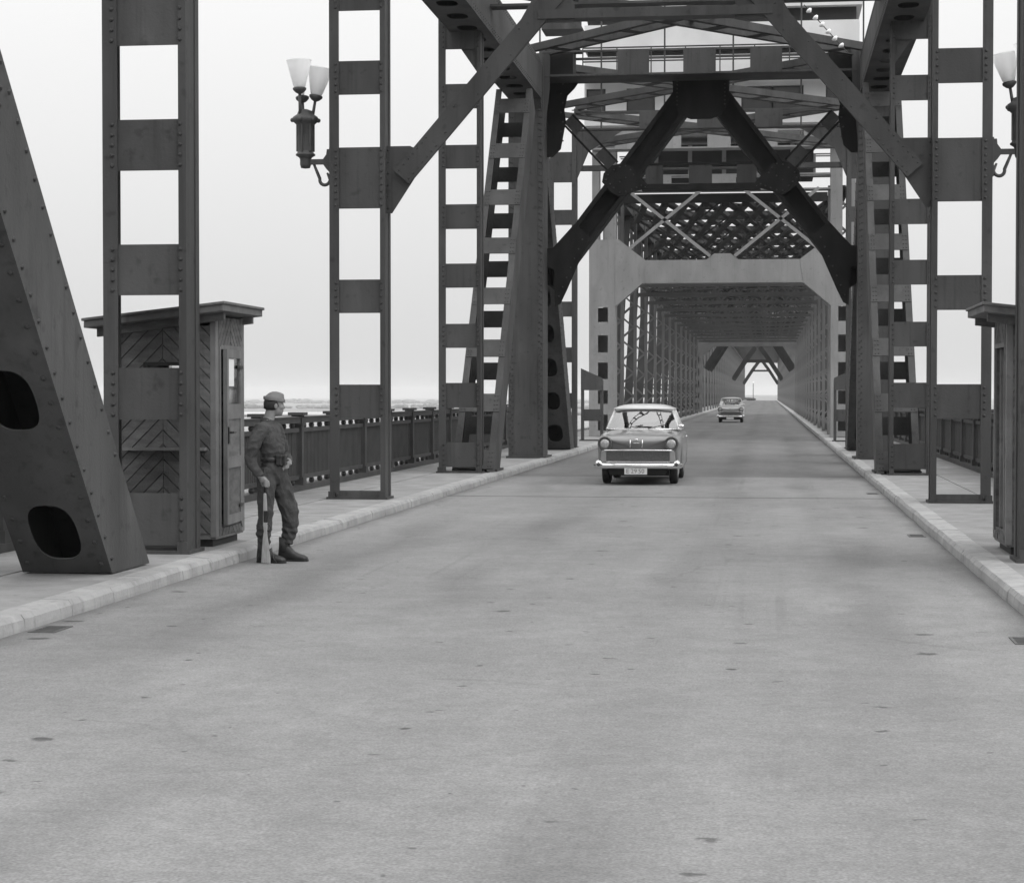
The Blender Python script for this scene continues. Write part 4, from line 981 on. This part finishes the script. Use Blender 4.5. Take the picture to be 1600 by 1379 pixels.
# ------------------------------------------------------------------ cars
def car(loc, label, paint, roofm, detailed=True, tall=1.0):
    r = root('car', loc, label, 'car')
    ox, oy, oz = loc
    def B(mb): mb.v = [(x + ox, y + oy, z + oz) for x, y, z in mb.v]; return mb
    def interp(tab, y):
        for (a, b), (c, d) in zip(tab, tab[1:]):
            if y <= c: return b + (d - b) * max(0, (y - a)) / (c - a)
        return tab[-1][1]
    Wt = [(0, .68), (.05, .745), (.2, .785), (.5, .80), (1.2, .808), (2.2, .808), (3.4, .80), (4.2, .77), (4.38, .73), (4.43, .66)]
    St = [(0, .84), (.05, .90), (.3, .935), (1.0, .965), (1.6, .99), (3.0, .99), (3.8, .96), (4.25, .93), (4.43, .84)]
    Ct = [(0, .80), (.04, .87), (.15, .925), (.6, .995), (1.18, 1.05), (1.6, 1.06), (3.0, 1.06), (3.4, 1.04), (4.0, .98), (4.3, .92), (4.43, .82)]
    Bt = [(0, .45), (.05, .40), (.25, .30), (.5, .26), (4.0, .26), (4.3, .32), (4.43, .42)]
    ys = [0, .02, .06, .14, .28, .41, .44, .50, .58, .69, .80, .91, 1.02, 1.10, 1.16, 1.19, 1.5, 1.9, 2.3, 2.7, 2.95, 2.98, 3.04, 3.12, 3.23, 3.34, 3.45, 3.56, 3.64, 3.70, 3.73, 3.95, 4.15, 4.3, 4.38, 4.42, 4.43]
    mb = MB(); NP = 0
    for y in ys:
        w, zs, zc, zb = interp(Wt, y), interp(St, y), interp(Ct, y), interp(Bt, y); zo = zb
        for ya in (.80, 3.34):
            if abs(y - ya) < .375: zo = max(zb, .30 + math.sqrt(.375 ** 2 - (y - ya) ** 2))
        h = [(0, zb), (w * .68, zb), (w * .70, zo), (w * .955, zo), (w * .985, zo + .05), (w, max(zo + .08, .60)), (w * .99, zs - .10), (w * .955, zs - .015), (w * .86, zs + .015), (w * .72, zs + (zc - zs) * .55), (w * .4, zs + (zc - zs) * .9), (0, zc)]
        ring = h + [(-x, z) for x, z in h[-2:0:-1]]; NP = len(ring)
        mb.v += [(x, y + max(0, .82 - z) * .35 * math.exp(-y / .12) + .10 * (abs(x) / .7) ** 3 * math.exp(-y / .1), z) for x, z in ring]
    for i in range(len(ys) - 1):
        for k in range(NP): mb.f.append((i * NP + k, i * NP + (k + 1) % NP, (i + 1) * NP + (k + 1) % NP, (i + 1) * NP + k))
    mb.f.append(tuple(range(NP))[::-1]); e = (len(ys) - 1) * NP; mb.f.append(tuple(range(e, e + NP)))
    body = B(mb).build('body', paint, r, smooth=True, sub=1)
    # underside and wheels
    B(MB().box(-.58, .58, .3, 4.1, .17, .27)).build('chassis', 'car_under', r)
    for ya in (.80, 3.34):
        for s in (-1, 1):
            wx = s * .645
            t = B(MB().lathe([(.19, -.07), (.27, -.082), (.305, -.065), (.312, -.03), (.312, .03), (.305, .065), (.27, .082), (.19, .07)], (wx, ya, .312), (1, 0, 0), 24)).build('wheel', 'rubber', r, smooth=True)
            B(MB().lathe([(.03, .105), (.10, .10), (.15, .085), (.19, .075), (.192, .05)], (wx, ya, .312), (s, 0, 0), 20)).build('hub_cap', 'chrome', t, smooth=True)
    # greenhouse
    ZB, ZT = 1.045, 1.43
    def curve(n, hw, yc, bow, z, crown=0):
        return [((-1 + 2 * i / n) * hw, yc + bow * abs(-1 + 2 * i / n) ** 2.4, z - crown * abs(-1 + 2 * i / n) ** 3) for i in range(n + 1)]
    n = 14
    def skin(c0, c1, th=.006, rows=4):
        m_ = MB()
        for q in range(rows + 1):
            t = q / rows; bulge = .035 * math.sin(math.pi * t)
            m_.v += [(a[0] + (b[0] - a[0]) * t, a[1] + (b[1] - a[1]) * t - (bulge if c1[n // 2][1] > c0[n // 2][1] else -bulge), a[2] + (b[2] - a[2]) * t) for a, b in zip(c0, c1)]
        for q in range(rows):
            for i in range(n): m_.f.append((q * (n + 1) + i, q * (n + 1) + i + 1, (q + 1) * (n + 1) + i + 1, (q + 1) * (n + 1) + i))
        return m_
    w0 = curve(n, .70, 1.14, .34, ZB, .02); w1 = curve(n, .565, 1.70, .15, ZT, .03)
    b0 = curve(n, .68, 3.42, -.36, ZB, .02); b1 = curve(n, .555, 2.86, -.14, ZT - .01, .03)
    ws = B(skin(w0, w1)).build('windscreen', 'window_glass', r, smooth=True)
    B(skin(b0, b1)).build('rear_window', 'window_glass', r, smooth=True)
    for s in (-1, 1):
        k = n if s > 0 else 0
        A0, A1, C0, C1 = w0[k], w1[k], b0[k], b1[k]
        pts0 = [tuple(Vector(A0).lerp(Vector(C0), t)) for t in (0, .25, .5, .75, 1)]; pts1 = [tuple(Vector(A1).lerp(Vector(C1), t)) for t in (0, .25, .5, .75, 1)]
        pts0 = [(s * .725 if 0 < i < 4 else p[0], p[1], p[2]) for i, p in enumerate(pts0)]
        m_ = MB(); m_.v = pts0 + pts1; m_.f = [(i, i + 1, i + 6, i + 5) for i in range(4)]
        B(m_).build('side_window', 'window_glass', r)
        B(MB().tube([A0, A1], [.032, .030], 8)).build('windscreen_pillar', roofm, r, smooth=True)
        B(MB().tube([pts0[2], pts1[2]], .025, 8)).build('door_pillar', roofm, r, smooth=True)
        B(MB().tube([C0, C1], [.06, .05], 8)).build('rear_pillar', roofm, r, smooth=True)
        B(MB().tube(pts1, .03, 8)).build('roof_rail', roofm, r, smooth=True)
        B(MB().tube([(s * .70, 1.45, 1.05), (s * .735, 2.2, 1.0), (s * .70, 3.1, 1.05)], .018, 6)).build('belt_trim', 'chrome', r, smooth=True)
        # door seam handle
        B(MB().tube([(s * .80, 2.25, .88), (s * .835, 2.27, .885), (s * .835, 2.40, .885), (s * .80, 2.42, .88)], .012, 6)).build('door_handle', 'chrome', r, smooth=True)
    rf = MB(); nr_, nc = 9, 12
    for i in range(nr_ + 1):
        t = i / nr_; y = 1.64 + (2.92 - 1.64) * t
        for j in range(nc + 1):
            u = -1 + 2 * j / nc; hw = .60 + .02 * math.sin(math.pi * t)
            ye = y + (.17 * abs(u) ** 2.4) * (1 - t) - (.15 * abs(u) ** 2.4) * t
            z = 1.425 + .095 * (1 - abs(u) ** 3.2) ** .8 * (1 - abs(2 * t - 1) ** 4) ** .7 + .012
            rf.v.append((u * hw, ye, z))
    for i in range(nr_):
        for j in range(nc): a = i * (nc + 1) + j; rf.f.append((a, a + 1, a + nc + 2, a + nc + 1))
    ro = B(rf).build('roof', roofm, r, smooth=True, sub=1); sl = ro.modifiers.new('thick', 'SOLIDIFY'); sl.thickness = .02
    B(MB().tube(w1, .028, 8)).build('windscreen_frame', roofm, r, smooth=True)
    B(MB().tube([(x, y - .01, z) for x, y, z in w0], .016, 6)).build('windscreen_trim', 'chrome', r, smooth=True)
    # inside
    B(MB().box(-.66, .66, 1.40, 1.62, .80, 1.04)).build('dashboard', 'car_inside', r, bevel=.03)
    B(MB().box(-.62, .62, 2.05, 2.22, .6, 1.16)).build('front_seat', 'car_inside', r, bevel=.06)
    B(MB().box(-.62, .62, 2.85, 3.0, .6, 1.12)).build('rear_seat', 'car_inside', r, bevel=.05)
    ring = [(.34 + .18 * math.cos(a), 1.74 + .07 * math.sin(a), 1.02 + .165 * math.sin(a)) for a in [2 * math.pi * i / 20 for i in range(21)]]
    B(MB().tube(ring, .012, 6, caps=False)).build('steering_wheel', 'car_under', r, smooth=True)
    # front: lamps, grille, bumper
    for s in (-1, 1):
        c = (s * .630, .02, .785)
        hl = B(MB().lathe([(.128, .30), (.136, .06), (.134, -.03), (.122, -.055), (.108, -.05), (.104, -.01)], c, (0, 1, 0), 22, caps=False)).build('headlight', 'car_inside' if detailed else 'car_under', r, smooth=True)
        B(MB().lathe([(.106, -.015), (.09, -.035), (.05, -.05), (.005, -.054)], c, (0, 1, 0), 20)).build('lens', 'lamp_lens', hl, smooth=True)
        B(MB().xz([(s * .60, .43), (s * .715, .43), (s * .69, .64), (s * .60, .655)], -.035, .05)).build('grille_corner', 'steel_paint_pale', r, bevel=.012)
        ov = B(MB().ball((s * .735, -.06, .405), (.075, .075, .078), 14, 9)).build('bumper_end', 'chrome', r, smooth=True)
        B(MB().lathe([(.035, -.085), (.03, -.07), (.02, -.05)], (s * .735, -.06, .395), (0, 1, 0), 12)).build('parking_light', 'car_inside', ov, smooth=True)
    B(MB().box(-.60, .60, -.012, .06, .455, .64)).build('grille', 'grille_mesh', r)
    gm = MB()
    for i in range(31): gm.box(-.59 + i * .0393 - .004, -.59 + i * .0393 + .004, -.02, -.0125, .46, .635)
    for z in (.50, .55, .60): gm.box(-.60, .60, -.026, -.0205, z - .004, z + .004)
    B(gm).build('grille_bars', 'grille_mesh', r, kind='stuff')
    B(MB().tube([(-.70, .03, .645), (-.62, -.035, .66), (0, -.075, .664), (.62, -.035, .66), (.70, .03, .645)], .015, 8)).build('grille_trim', 'chrome', r, smooth=True)
    B(MB().box(-.60, .60, -.05, .02, .425, .452)).build('grille_trim', 'chrome', r, bevel=.008)
    bp = [(-.80, .30, .37), (-.795, .06, .37), (-.72, -.07, .37), (-.4, -.125, .37), (0, -.14, .37), (.4, -.125, .37), (.72, -.07, .37), (.795, .06, .37), (.80, .30, .37)]
    B(MB().tube(bp, [(.05, .055)] * 9, 12)).build('bumper', 'chrome', r, smooth=True)
    B(MB().xz([(-.60, .34), (.60, .34), (.50, .20), (-.50, .20)], -.03, .3)).build('valance', 'car_under', r)
    pl = B(MB().box(-.245, .185, -.168, -.160, .208, .328)).build('number_plate', 'plate_white', r, bevel=.004)
    if detailed:
        for ch, cx_ in zip('E2950', (-.155, -.065, -.005, .075, .135)):
            cu = bpy.data.curves.new('plate_text', 'FONT'); cu.body = ch; cu.size = .115; cu.align_x = 'CENTER'; cu.align_y = 'CENTER'; cu.extrude = .001
            to = bpy.data.objects.new('plate_text', cu); col.objects.link(to); bpy.context.view_layer.update()
            me = bpy.data.meshes.new_from_object(to.evaluated_get(bpy.context.evaluated_depsgraph_get())); bpy.data.objects.remove(to)
            me.materials.clear(); me.materials.append(MATS['plate_ink'])
            tx = bpy.data.objects.new('plate_letter', me); col.objects.link(tx); tx.parent = pl
            tx.rotation_euler = (R(90), 0, 0); tx.location = (cx_ - .03, -.1695, .268)
    for s in (-1, 1): B(MB().tube([(s * .115 - .03, -.045, .715), (s * .115 - .03, -.02, .84), (s * .115 - .03, .04, .88)], .011, 6)).build('bonnet_trim', 'chrome', r, smooth=True)
    B(MB().box(-.085, .03, -.045, -.015, .79, .805)).build('badge', 'chrome', r, bevel=.004)
    B(MB().ball((-.03, -.0, .862), (.035, .02, .02), 10, 6)).build('badge', 'chrome', r, smooth=True)
    B(MB().ball((.76, 1.30, 1.10), (.062, .045, .042), 14, 8)).build('wing_mirror', 'chrome', r, smooth=True)
    B(MB().tube([(.76, 1.30, 1.07), (.75, 1.32, .98)], .01, 6)).build('mirror_stem', 'chrome', r, smooth=True)
    # wipers lying on the screen
    B(MB().tube([(-.30, 1.13, 1.055), (-.05, 1.20, 1.11), (.02, 1.22, 1.12)], .007, 6)).build('wiper', 'car_under', r, smooth=True)
    B(MB().tube([(.12, 1.12, 1.055), (.38, 1.22, 1.11), (.45, 1.25, 1.12)], .007, 6)).build('wiper', 'car_under', r, smooth=True)
    return r
car((-.74, 37.85, 0), 'mid grey sedan with a white roof and chrome bumper driving towards the viewer', 'car_paint', 'car_roof')
car((-.52, 120.5, 0), 'small light sedan following far down the road', 'car_paint_light', 'car_paint_light', False)

# ------------------------------------------------------------------ the soldier
def soldier():
    P0 = Vector((-3.385, 20.08, 0))
    r = root('person', tuple(P0), 'soldier in side cap and wool uniform beside the booth, holding a rifle butt-down', 'person')
    def T(mb): mb.v = [tuple(Vector(v) + P0) for v in mb.v]; return mb
    HC = Vector((.052, .012, 1.612)); HA = R(28)
    def hd(x, y, z):    # head frame: x forward
        return (HC.x + x * math.cos(HA) - y * math.sin(HA), HC.y + x * math.sin(HA) + y * math.cos(HA), HC.z + z)
    b = MB()
    b.tube([(.03, 0, .80), (.03, 0, .88), (.035, 0, .97), (.03, 0, 1.05), (.03, 0, 1.09), (.035, 0, 1.13), (.02, 0, 1.22), (.0, 0, 1.32), (-.015, 0, 1.39), (-.02, 0, 1.43), (-.015, 0, 1.475)],
           [(.10, .085), (.152, .112), (.158, .118), (.148, .106), (.150, .108), (.168, .126), (.182, .128), (.188, .118), (.168, .10), (.115, .082), (.062, .066)], 20)
    b.tube([(-.02, 0, 1.40), (-.005, .002, 1.47), (.02, .006, 1.56)], [.068, .057, .055], 14)
    # head: skull, jaw, brow, nose, chin, ears
    def hball(c, rad, n=14, m=10):
        q = MB().ball((0, 0, 0), rad, n, m); q.v = [hd(v[0] + c[0], v[1] + c[1], v[2] + c[2]) for v in q.v]; b.add(q.v, q.f)
    hball((-.008, 0, .03), (.098, .076, .088)); hball((.03, 0, -.045), (.062, .056, .068)); hball((.058, 0, -.085), (.028, .03, .026)); hball((.078, 0, .012), (.018, .042, .014), 10, 6)
    hball((.098, 0, -.022), (.018, .012, .020), 8, 6); hball((.088, 0, .0), (.010, .009, .022), 8, 6); hball((.085, 0, -.060), (.012, .024, .010), 8, 6)
    for s in (-1, 1): hball((-.004, s * .078, -.012), (.020, .010, .032), 8, 7); hball((.055, s * .04, -.02), (.03, .022, .024), 8, 6)
    # arms
    b.tube([(-.01, -.12, 1.385), (-.04, -.185, 1.37), (-.075, -.22, 1.28), (-.115, -.235, 1.18), (-.145, -.24, 1.09), (-.125, -.24, 1.02), (-.075, -.235, .94), (-.035, -.228, .885)], [.065, .074, .070, .064, .058, .056, .050, .045], 14)
    b.tube([(.0, .12, 1.385), (.02, .185, 1.37), (.045, .23, 1.28), (.07, .265, 1.18), (.095, .275, 1.10), (.125, .24, 1.06), (.155, .18, 1.03), (.17, .13, 1.02)], [.065, .074, .070, .064, .058, .054, .049, .044], 14)
    # legs
    b.tube([(.01, -.07, .95), (.0, -.09, .86), (-.012, -.10, .72), (-.015, -.105, .60), (-.012, -.105, .50), (-.03, -.105, .38), (-.035, -.105, .29), (-.028, -.105, .225), (-.025, -.105, .17)], [(.095, .10), (.098, .106), (.09, .097), (.080, .086), (.074, .079), (.074, .079), (.073, .078), (.062, .064), (.05, .05)], 16)
    b.tube([(.045, .07, .95), (.07, .09, .86), (.115, .11, .72), (.155, .12, .60), (.185, .125, .50), (.195, .125, .40), (.185, .125, .32), (.165, .125, .25), (.155, .125, .18)], [(.095, .10), (.10, .11), (.096, .110), (.092, .102), (.085, .092), (.085, .088), (.081, .083), (.066, .068), (.05, .05)], 16)
    # right hand closed over the rifle: palm, fingers, thumb
    b.tube([(-.045, -.228, .90), (-.02, -.225, .868), (.0, -.222, .835)], [(.026, .030), (.022, .036), (.018, .038)], 10)
    for k in range(4):
        z = .862 - .021 * k; ln = (.9, 1.0, .97, .8)[k]
        b.tube([(.002, -.236, z), (.022, -.246, z - .01), (.045 * ln + .004, -.240, z - .018), (.055 * ln, -.222, z - .024), (.045 * ln, -.206, z - .026)], [.0105, .0105, .0098, .009, .008], 7)
    b.tube([(-.005, -.212, .870), (.012, -.198, .855), (.034, -.196, .838), (.048, -.203, .826)], [.012, .0115, .010, .009], 7)
    # left hand resting on the belt
    b.tube([(.17, .135, 1.02), (.182, .095, 1.012), (.185, .06, 1.005)], [(.026, .022), (.034, .019), (.034, .017)], 10)
    for k in range(4):
        z = 1.032 - .019 * k; b.tube([(.186, .068, z), (.184, .035, z - .006), (.172, .010, z - .012), (.158, .0, z - .016)], [.0105, .010, .009, .008], 7)
    b.tube([(.175, .11, 1.035), (.178, .085, 1.055), (.172, .06, 1.06)], [.012, .011, .009], 7)
    T(b)
    org = tuple(P0); me = bpy.data.meshes.new('body'); me.from_pydata([(x - org[0], y - org[1], z - org[2]) for x, y, z in b.v], [], b.f)
    bm = bmesh.new(); bm.from_mesh(me); bmesh.ops.recalc_face_normals(bm, faces=bm.faces); bm.to_mesh(me); bm.free()
    tmp = bpy.data.objects.new('body', me); col.objects.link(tmp)
    md = tmp.modifiers.new('remesh', 'REMESH'); md.mode = 'VOXEL'; md.voxel_size = .0075
    bpy.context.view_layer.update()
    m2 = bpy.data.meshes.new_from_object(tmp.evaluated_get(bpy.context.evaluated_depsgraph_get()))
    bpy.data.objects.remove(tmp)
    for nm in ('wool_jacket', 'wool_trousers', 'skin'): m2.materials.append(MATS[nm])
    bm = bmesh.new(); bm.from_mesh(m2)
    def region(c):
        if c.z > 1.462 or (c - Vector((-.02, 0, 1.47))).length < .03: return 2
        if .78 < c.z < .888 and c.y < -.19 and c.x > -.055: return 2
        if c.z > .94 and c.x > .150 and c.y < .135 and c.z < 1.075: return 2
        return 0 if c.z > 1.0 or (c.y < -.15 and c.z > .85 and c.x < .02) else 1
    for _ in range(2): bmesh.ops.smooth_vert(bm, verts=[v for v in bm.verts if region(v.co) != 2], factor=.5, use_axis_x=True, use_axis_y=True, use_axis_z=True)
    bm.normal_update()
    for v in bm.verts:
        g = region(v.co)
        if g == 2: continue
        c = v.co
        if g == 0:
            q = (.22 - abs(noise.noise(Vector((c.x * 9 + c.z * 6, c.y * 9, c.z * 17 - c.x * 9)) + Vector((3, 1, 4))))) * .021 + noise.noise(c * 34) * .004
        else:
            q = (.22 - abs(noise.noise(Vector((c.x * 10, c.y * 10, c.z * 9 + c.x * 9)) + Vector((7, 2, 1))))) * .022 + noise.noise(c * 30) * .004
            if c.z < .36: q += math.sin(c.z * 95 + c.x * 14) * .005
        v.co = c + v.normal * q
    for f in bm.faces: f.material_index = region(f.calc_center_median()); f.smooth = True
    bm.to_mesh(m2); bm.free(); m2.name = 'body'
    o = bpy.data.objects.new('body', m2); col.objects.link(o); o.parent = r
    # hair: a close shell on the back and sides of the head
    h = MB().ball((0, 0, 0), (.104, .081, .092), 18, 12)
    hv = []
    for x, y, z in h.v:
        if x > .035: x = .035 + (x - .035) * .3; y *= .93
        if z < -.045: z = -.045 + (z + .045) * .55; x -= .012
        hv.append(hd(x - .012, y, z + .014))
    h.v = hv; T(h).build('hair', 'hair', r, smooth=True)
    # side cap: a boat-shaped cap with a turned-up flap
    cp = MB(); n = 26
    NR = 7
    for i in range(NR):
        t = i / (NR - 1)
        for k in range(n):
            a = 2 * math.pi * k / n; x = .107 * math.copysign(abs(math.cos(a)) ** .8, math.cos(a)); zb_ = .046 - .10 * x
            zt_ = .142 - (.030 * (x / .107) ** 2 if x > 0 else .055 * (x / .107) ** 2)
            cp.v.append(hd(x * (1 - .06 * t) - .002, (.086 * (1 - t ** 1.6) + .004) * math.sin(a), zb_ + (zt_ - zb_) * (t ** .85)))
    rows = [0] * NR
    for i in range(NR - 1):
        for k in range(n): cp.f.append((i * n + k, i * n + (k + 1) % n, (i + 1) * n + (k + 1) % n, (i + 1) * n + k))
    cp.f.append(tuple(range((NR - 1) * n, NR * n)))
    cap = T(cp).build('side_cap', 'cap_cloth', r, smooth=True)
    fl = MB(); rows = [(.110, .090, .044), (.114, .092, .050), (.114, .086, .076), (.109, .080, .080)]
    for i, (rx, ry, z) in enumerate(rows):
        for k in range(n):
            a = 2 * math.pi * k / n; x = rx * math.cos(a); fl.v.append(hd(x - .002, ry * math.sin(a), z - .016 * (x / .1) + (.016 * (1 - abs(x) / .1) if i > 1 else 0)))
    for i in range(len(rows) - 1):
        for k in range(n): fl.f.append((i * n + k, i * n + (k + 1) % n, (i + 1) * n + (k + 1) % n, (i + 1) * n + k))
    T(fl).build('flap', 'cap_cloth', cap, smooth=True)
    # collar, belt, pouches
    cl = MB(); n = 20
    for i, (rr, z) in enumerate(((.074, 1.445), (.079, 1.455), (.073, 1.482), (.066, 1.484))):
        for k in range(n):
            a = 2 * math.pi * k / n; cl.v.append((-.012 + rr * 1.02 * math.cos(a), rr * math.sin(a), z - .03 * max(0, math.cos(a))))
    for i in range(3):
        for k in range(n): cl.f.append((i * n + k, i * n + (k + 1) % n, (i + 1) * n + (k + 1) % n, (i + 1) * n + k))
    T(cl).build('collar', 'wool_jacket', r, smooth=True)
    bl = MB(); n = 32
    for i, (k1, z) in enumerate(((1.0, 1.035), (1.025, 1.037), (1.025, 1.079), (1.0, 1.081))):
        for k in range(n):
            a = 2 * math.pi * k / n; bl.v.append((.03 + .120 * k1 * math.cos(a), .160 * k1 * math.sin(a), z))
    for i in range(3):
        for k in range(n): bl.f.append((i * n + k, i * n + (k + 1) % n, (i + 1) * n + (k + 1) % n, (i + 1) * n + k))
    bl = T(bl).build('belt', 'leather', r, smooth=True)
    for x, y, w in ((.155, -.05, .045), (.125, -.115, .04)):
        T(MB().box(x - .02, x + .035, y - w, y + w, 1.0, 1.10).box(x - .022, x + .04, y - w - .003, y + w + .003, 1.072, 1.106)).build('ammunition_pouch', 'leather', bl, bevel=.008)
    T(MB().box(-.005, .075, -.222, -.205, 1.20, 1.30).box(-.008, .078, -.226, -.2225, 1.265, 1.305)).build('pocket', 'wool_jacket', r, bevel=.004) if False else None
    # boots
    def boot(ax, ay, ang, toe):
        ca, sa = math.cos(ang), math.sin(ang)
        def W(x, y, z): return (ax + x * ca - y * sa, ay + x * sa + y * ca, z)
        q = MB(); n = 16
        secs = [(-.085, .030, .004, .09), (-.075, .040, .003, .17), (-.03, .044, .003, .19), (.03, .044, .003, .165), (.08, .047, .003, .105), (.14, .052, .003, .080), (.19, .046, .003, .066), (.222, .028, .006, .045)]
        for x, hw, z0, z1 in secs:
            for k in range(n):
                a = 2 * math.pi * k / n; zz = (z0 + z1) / 2 + (z1 - z0) / 2 * math.sin(a)
                q.v.append(W(x, hw * math.copysign(abs(math.cos(a)) ** .7, math.cos(a)), zz))
        for i in range(len(secs) - 1):
            for k in range(n): q.f.append((i * n + k, i * n + (k + 1) % n, (i + 1) * n + (k + 1) % n, (i + 1) * n + k))
        q.f.append(tuple(range(n))); q.f.append(tuple(range((len(secs) - 1) * n, len(secs) * n)))
        bo = T(q).build('boot', 'leather', r, smooth=True)
        T(MB().tube([W(-.028, 0, .10), W(-.025, 0, .17), W(-.02, 0, .245)], [(.052, .058), (.05, .056), (.058, .062)], 14)).build('gaiter', 'wool_trousers', r, smooth=True)
        s_ = MB(); out = [(-.088, .028), (-.07, .043), (0, .047), (.08, .05), (.14, .056), (.2, .048), (.23, .022)]
        ol = out + [(x, -y) for x, y in out[::-1]]
        s_.prism([W(x, y, .0) for x, y in ol], (0, 0, .02)); T(s_).build('sole', 'rubber', bo)
    boot(-.02, -.105, R(-12), 0); boot(.15, .12, R(-5), 0)
    # the rifle is a thing of its own
    g = root('rifle', (P0.x + .03, P0.y - .215, 0), 'wooden stocked rifle standing butt-down under the soldier\'s hand', 'rifle')
    tl = lambda u, z: (u + .012 - .012 * z, z)
    prof = [(-.045, .004), (.052, .0), (.050, .06), (.040, .16), (.026, .25), (.020, .30), (.024, .36), (.026, .45), (.022, .60), (.016, .72), (-.010, .72), (-.014, .60), (-.018, .46), (-.020, .39), (-.012, .33), (-.022, .27), (-.034, .16)]
    T(MB().prism([(*(tl(u, z))[:1], -.235, z) for u, z in prof], (0, .038, 0))).build('stock', 'gun_wood', g, bevel=.009)
    T(MB().tube([(tl(.002, .70)[0], -.216, .70), (tl(.002, .98)[0], -.216, .98)], [.010, .008], 8)).build('barrel', 'gun_metal', g, smooth=True)
    T(MB().box(-.004, .034, -.238, -.1945, .42, .54)).build('receiver', 'gun_metal', g, bevel=.004)
    T(MB().tube([(.026, -.216, .335), (.058, -.216, .335), (.064, -.216, .365), (.052, -.216, .40), (.028, -.216, .405)], .005, 6)).build('trigger_guard', 'gun_metal', g, smooth=True)
    T(MB().tube([(.03, -.216, .11), (.075, -.222, .16), (.085, -.225, .10), (.10, -.235, .05), (.13, -.23, .012)], .006, 6)).build('sling', 'leather', g, smooth=True)
soldier()


# ------------------------------------------------------------------ haze over the river
hz = MB().box(-8900, 8900, -550, 10900, -27.5, 34)
o = hz.build('haze', 'rubber'); o.data.materials.clear()
hm = bpy.data.materials.new('haze'); hm.use_nodes = True; N = hm.node_tree.nodes; L = hm.node_tree.links
N.remove(N['Principled BSDF']); pv = N.new('ShaderNodeVolumePrincipled')
pv.inputs['Color'].default_value = (.92, .92, .92, 1); pv.inputs['Density'].default_value = 0.00014; pv.inputs['Anisotropy'].default_value = 0.2
L.new(pv.outputs[0], N['Material Output'].inputs['Volume']); o.data.materials.append(hm); tag(o, kind='stuff')
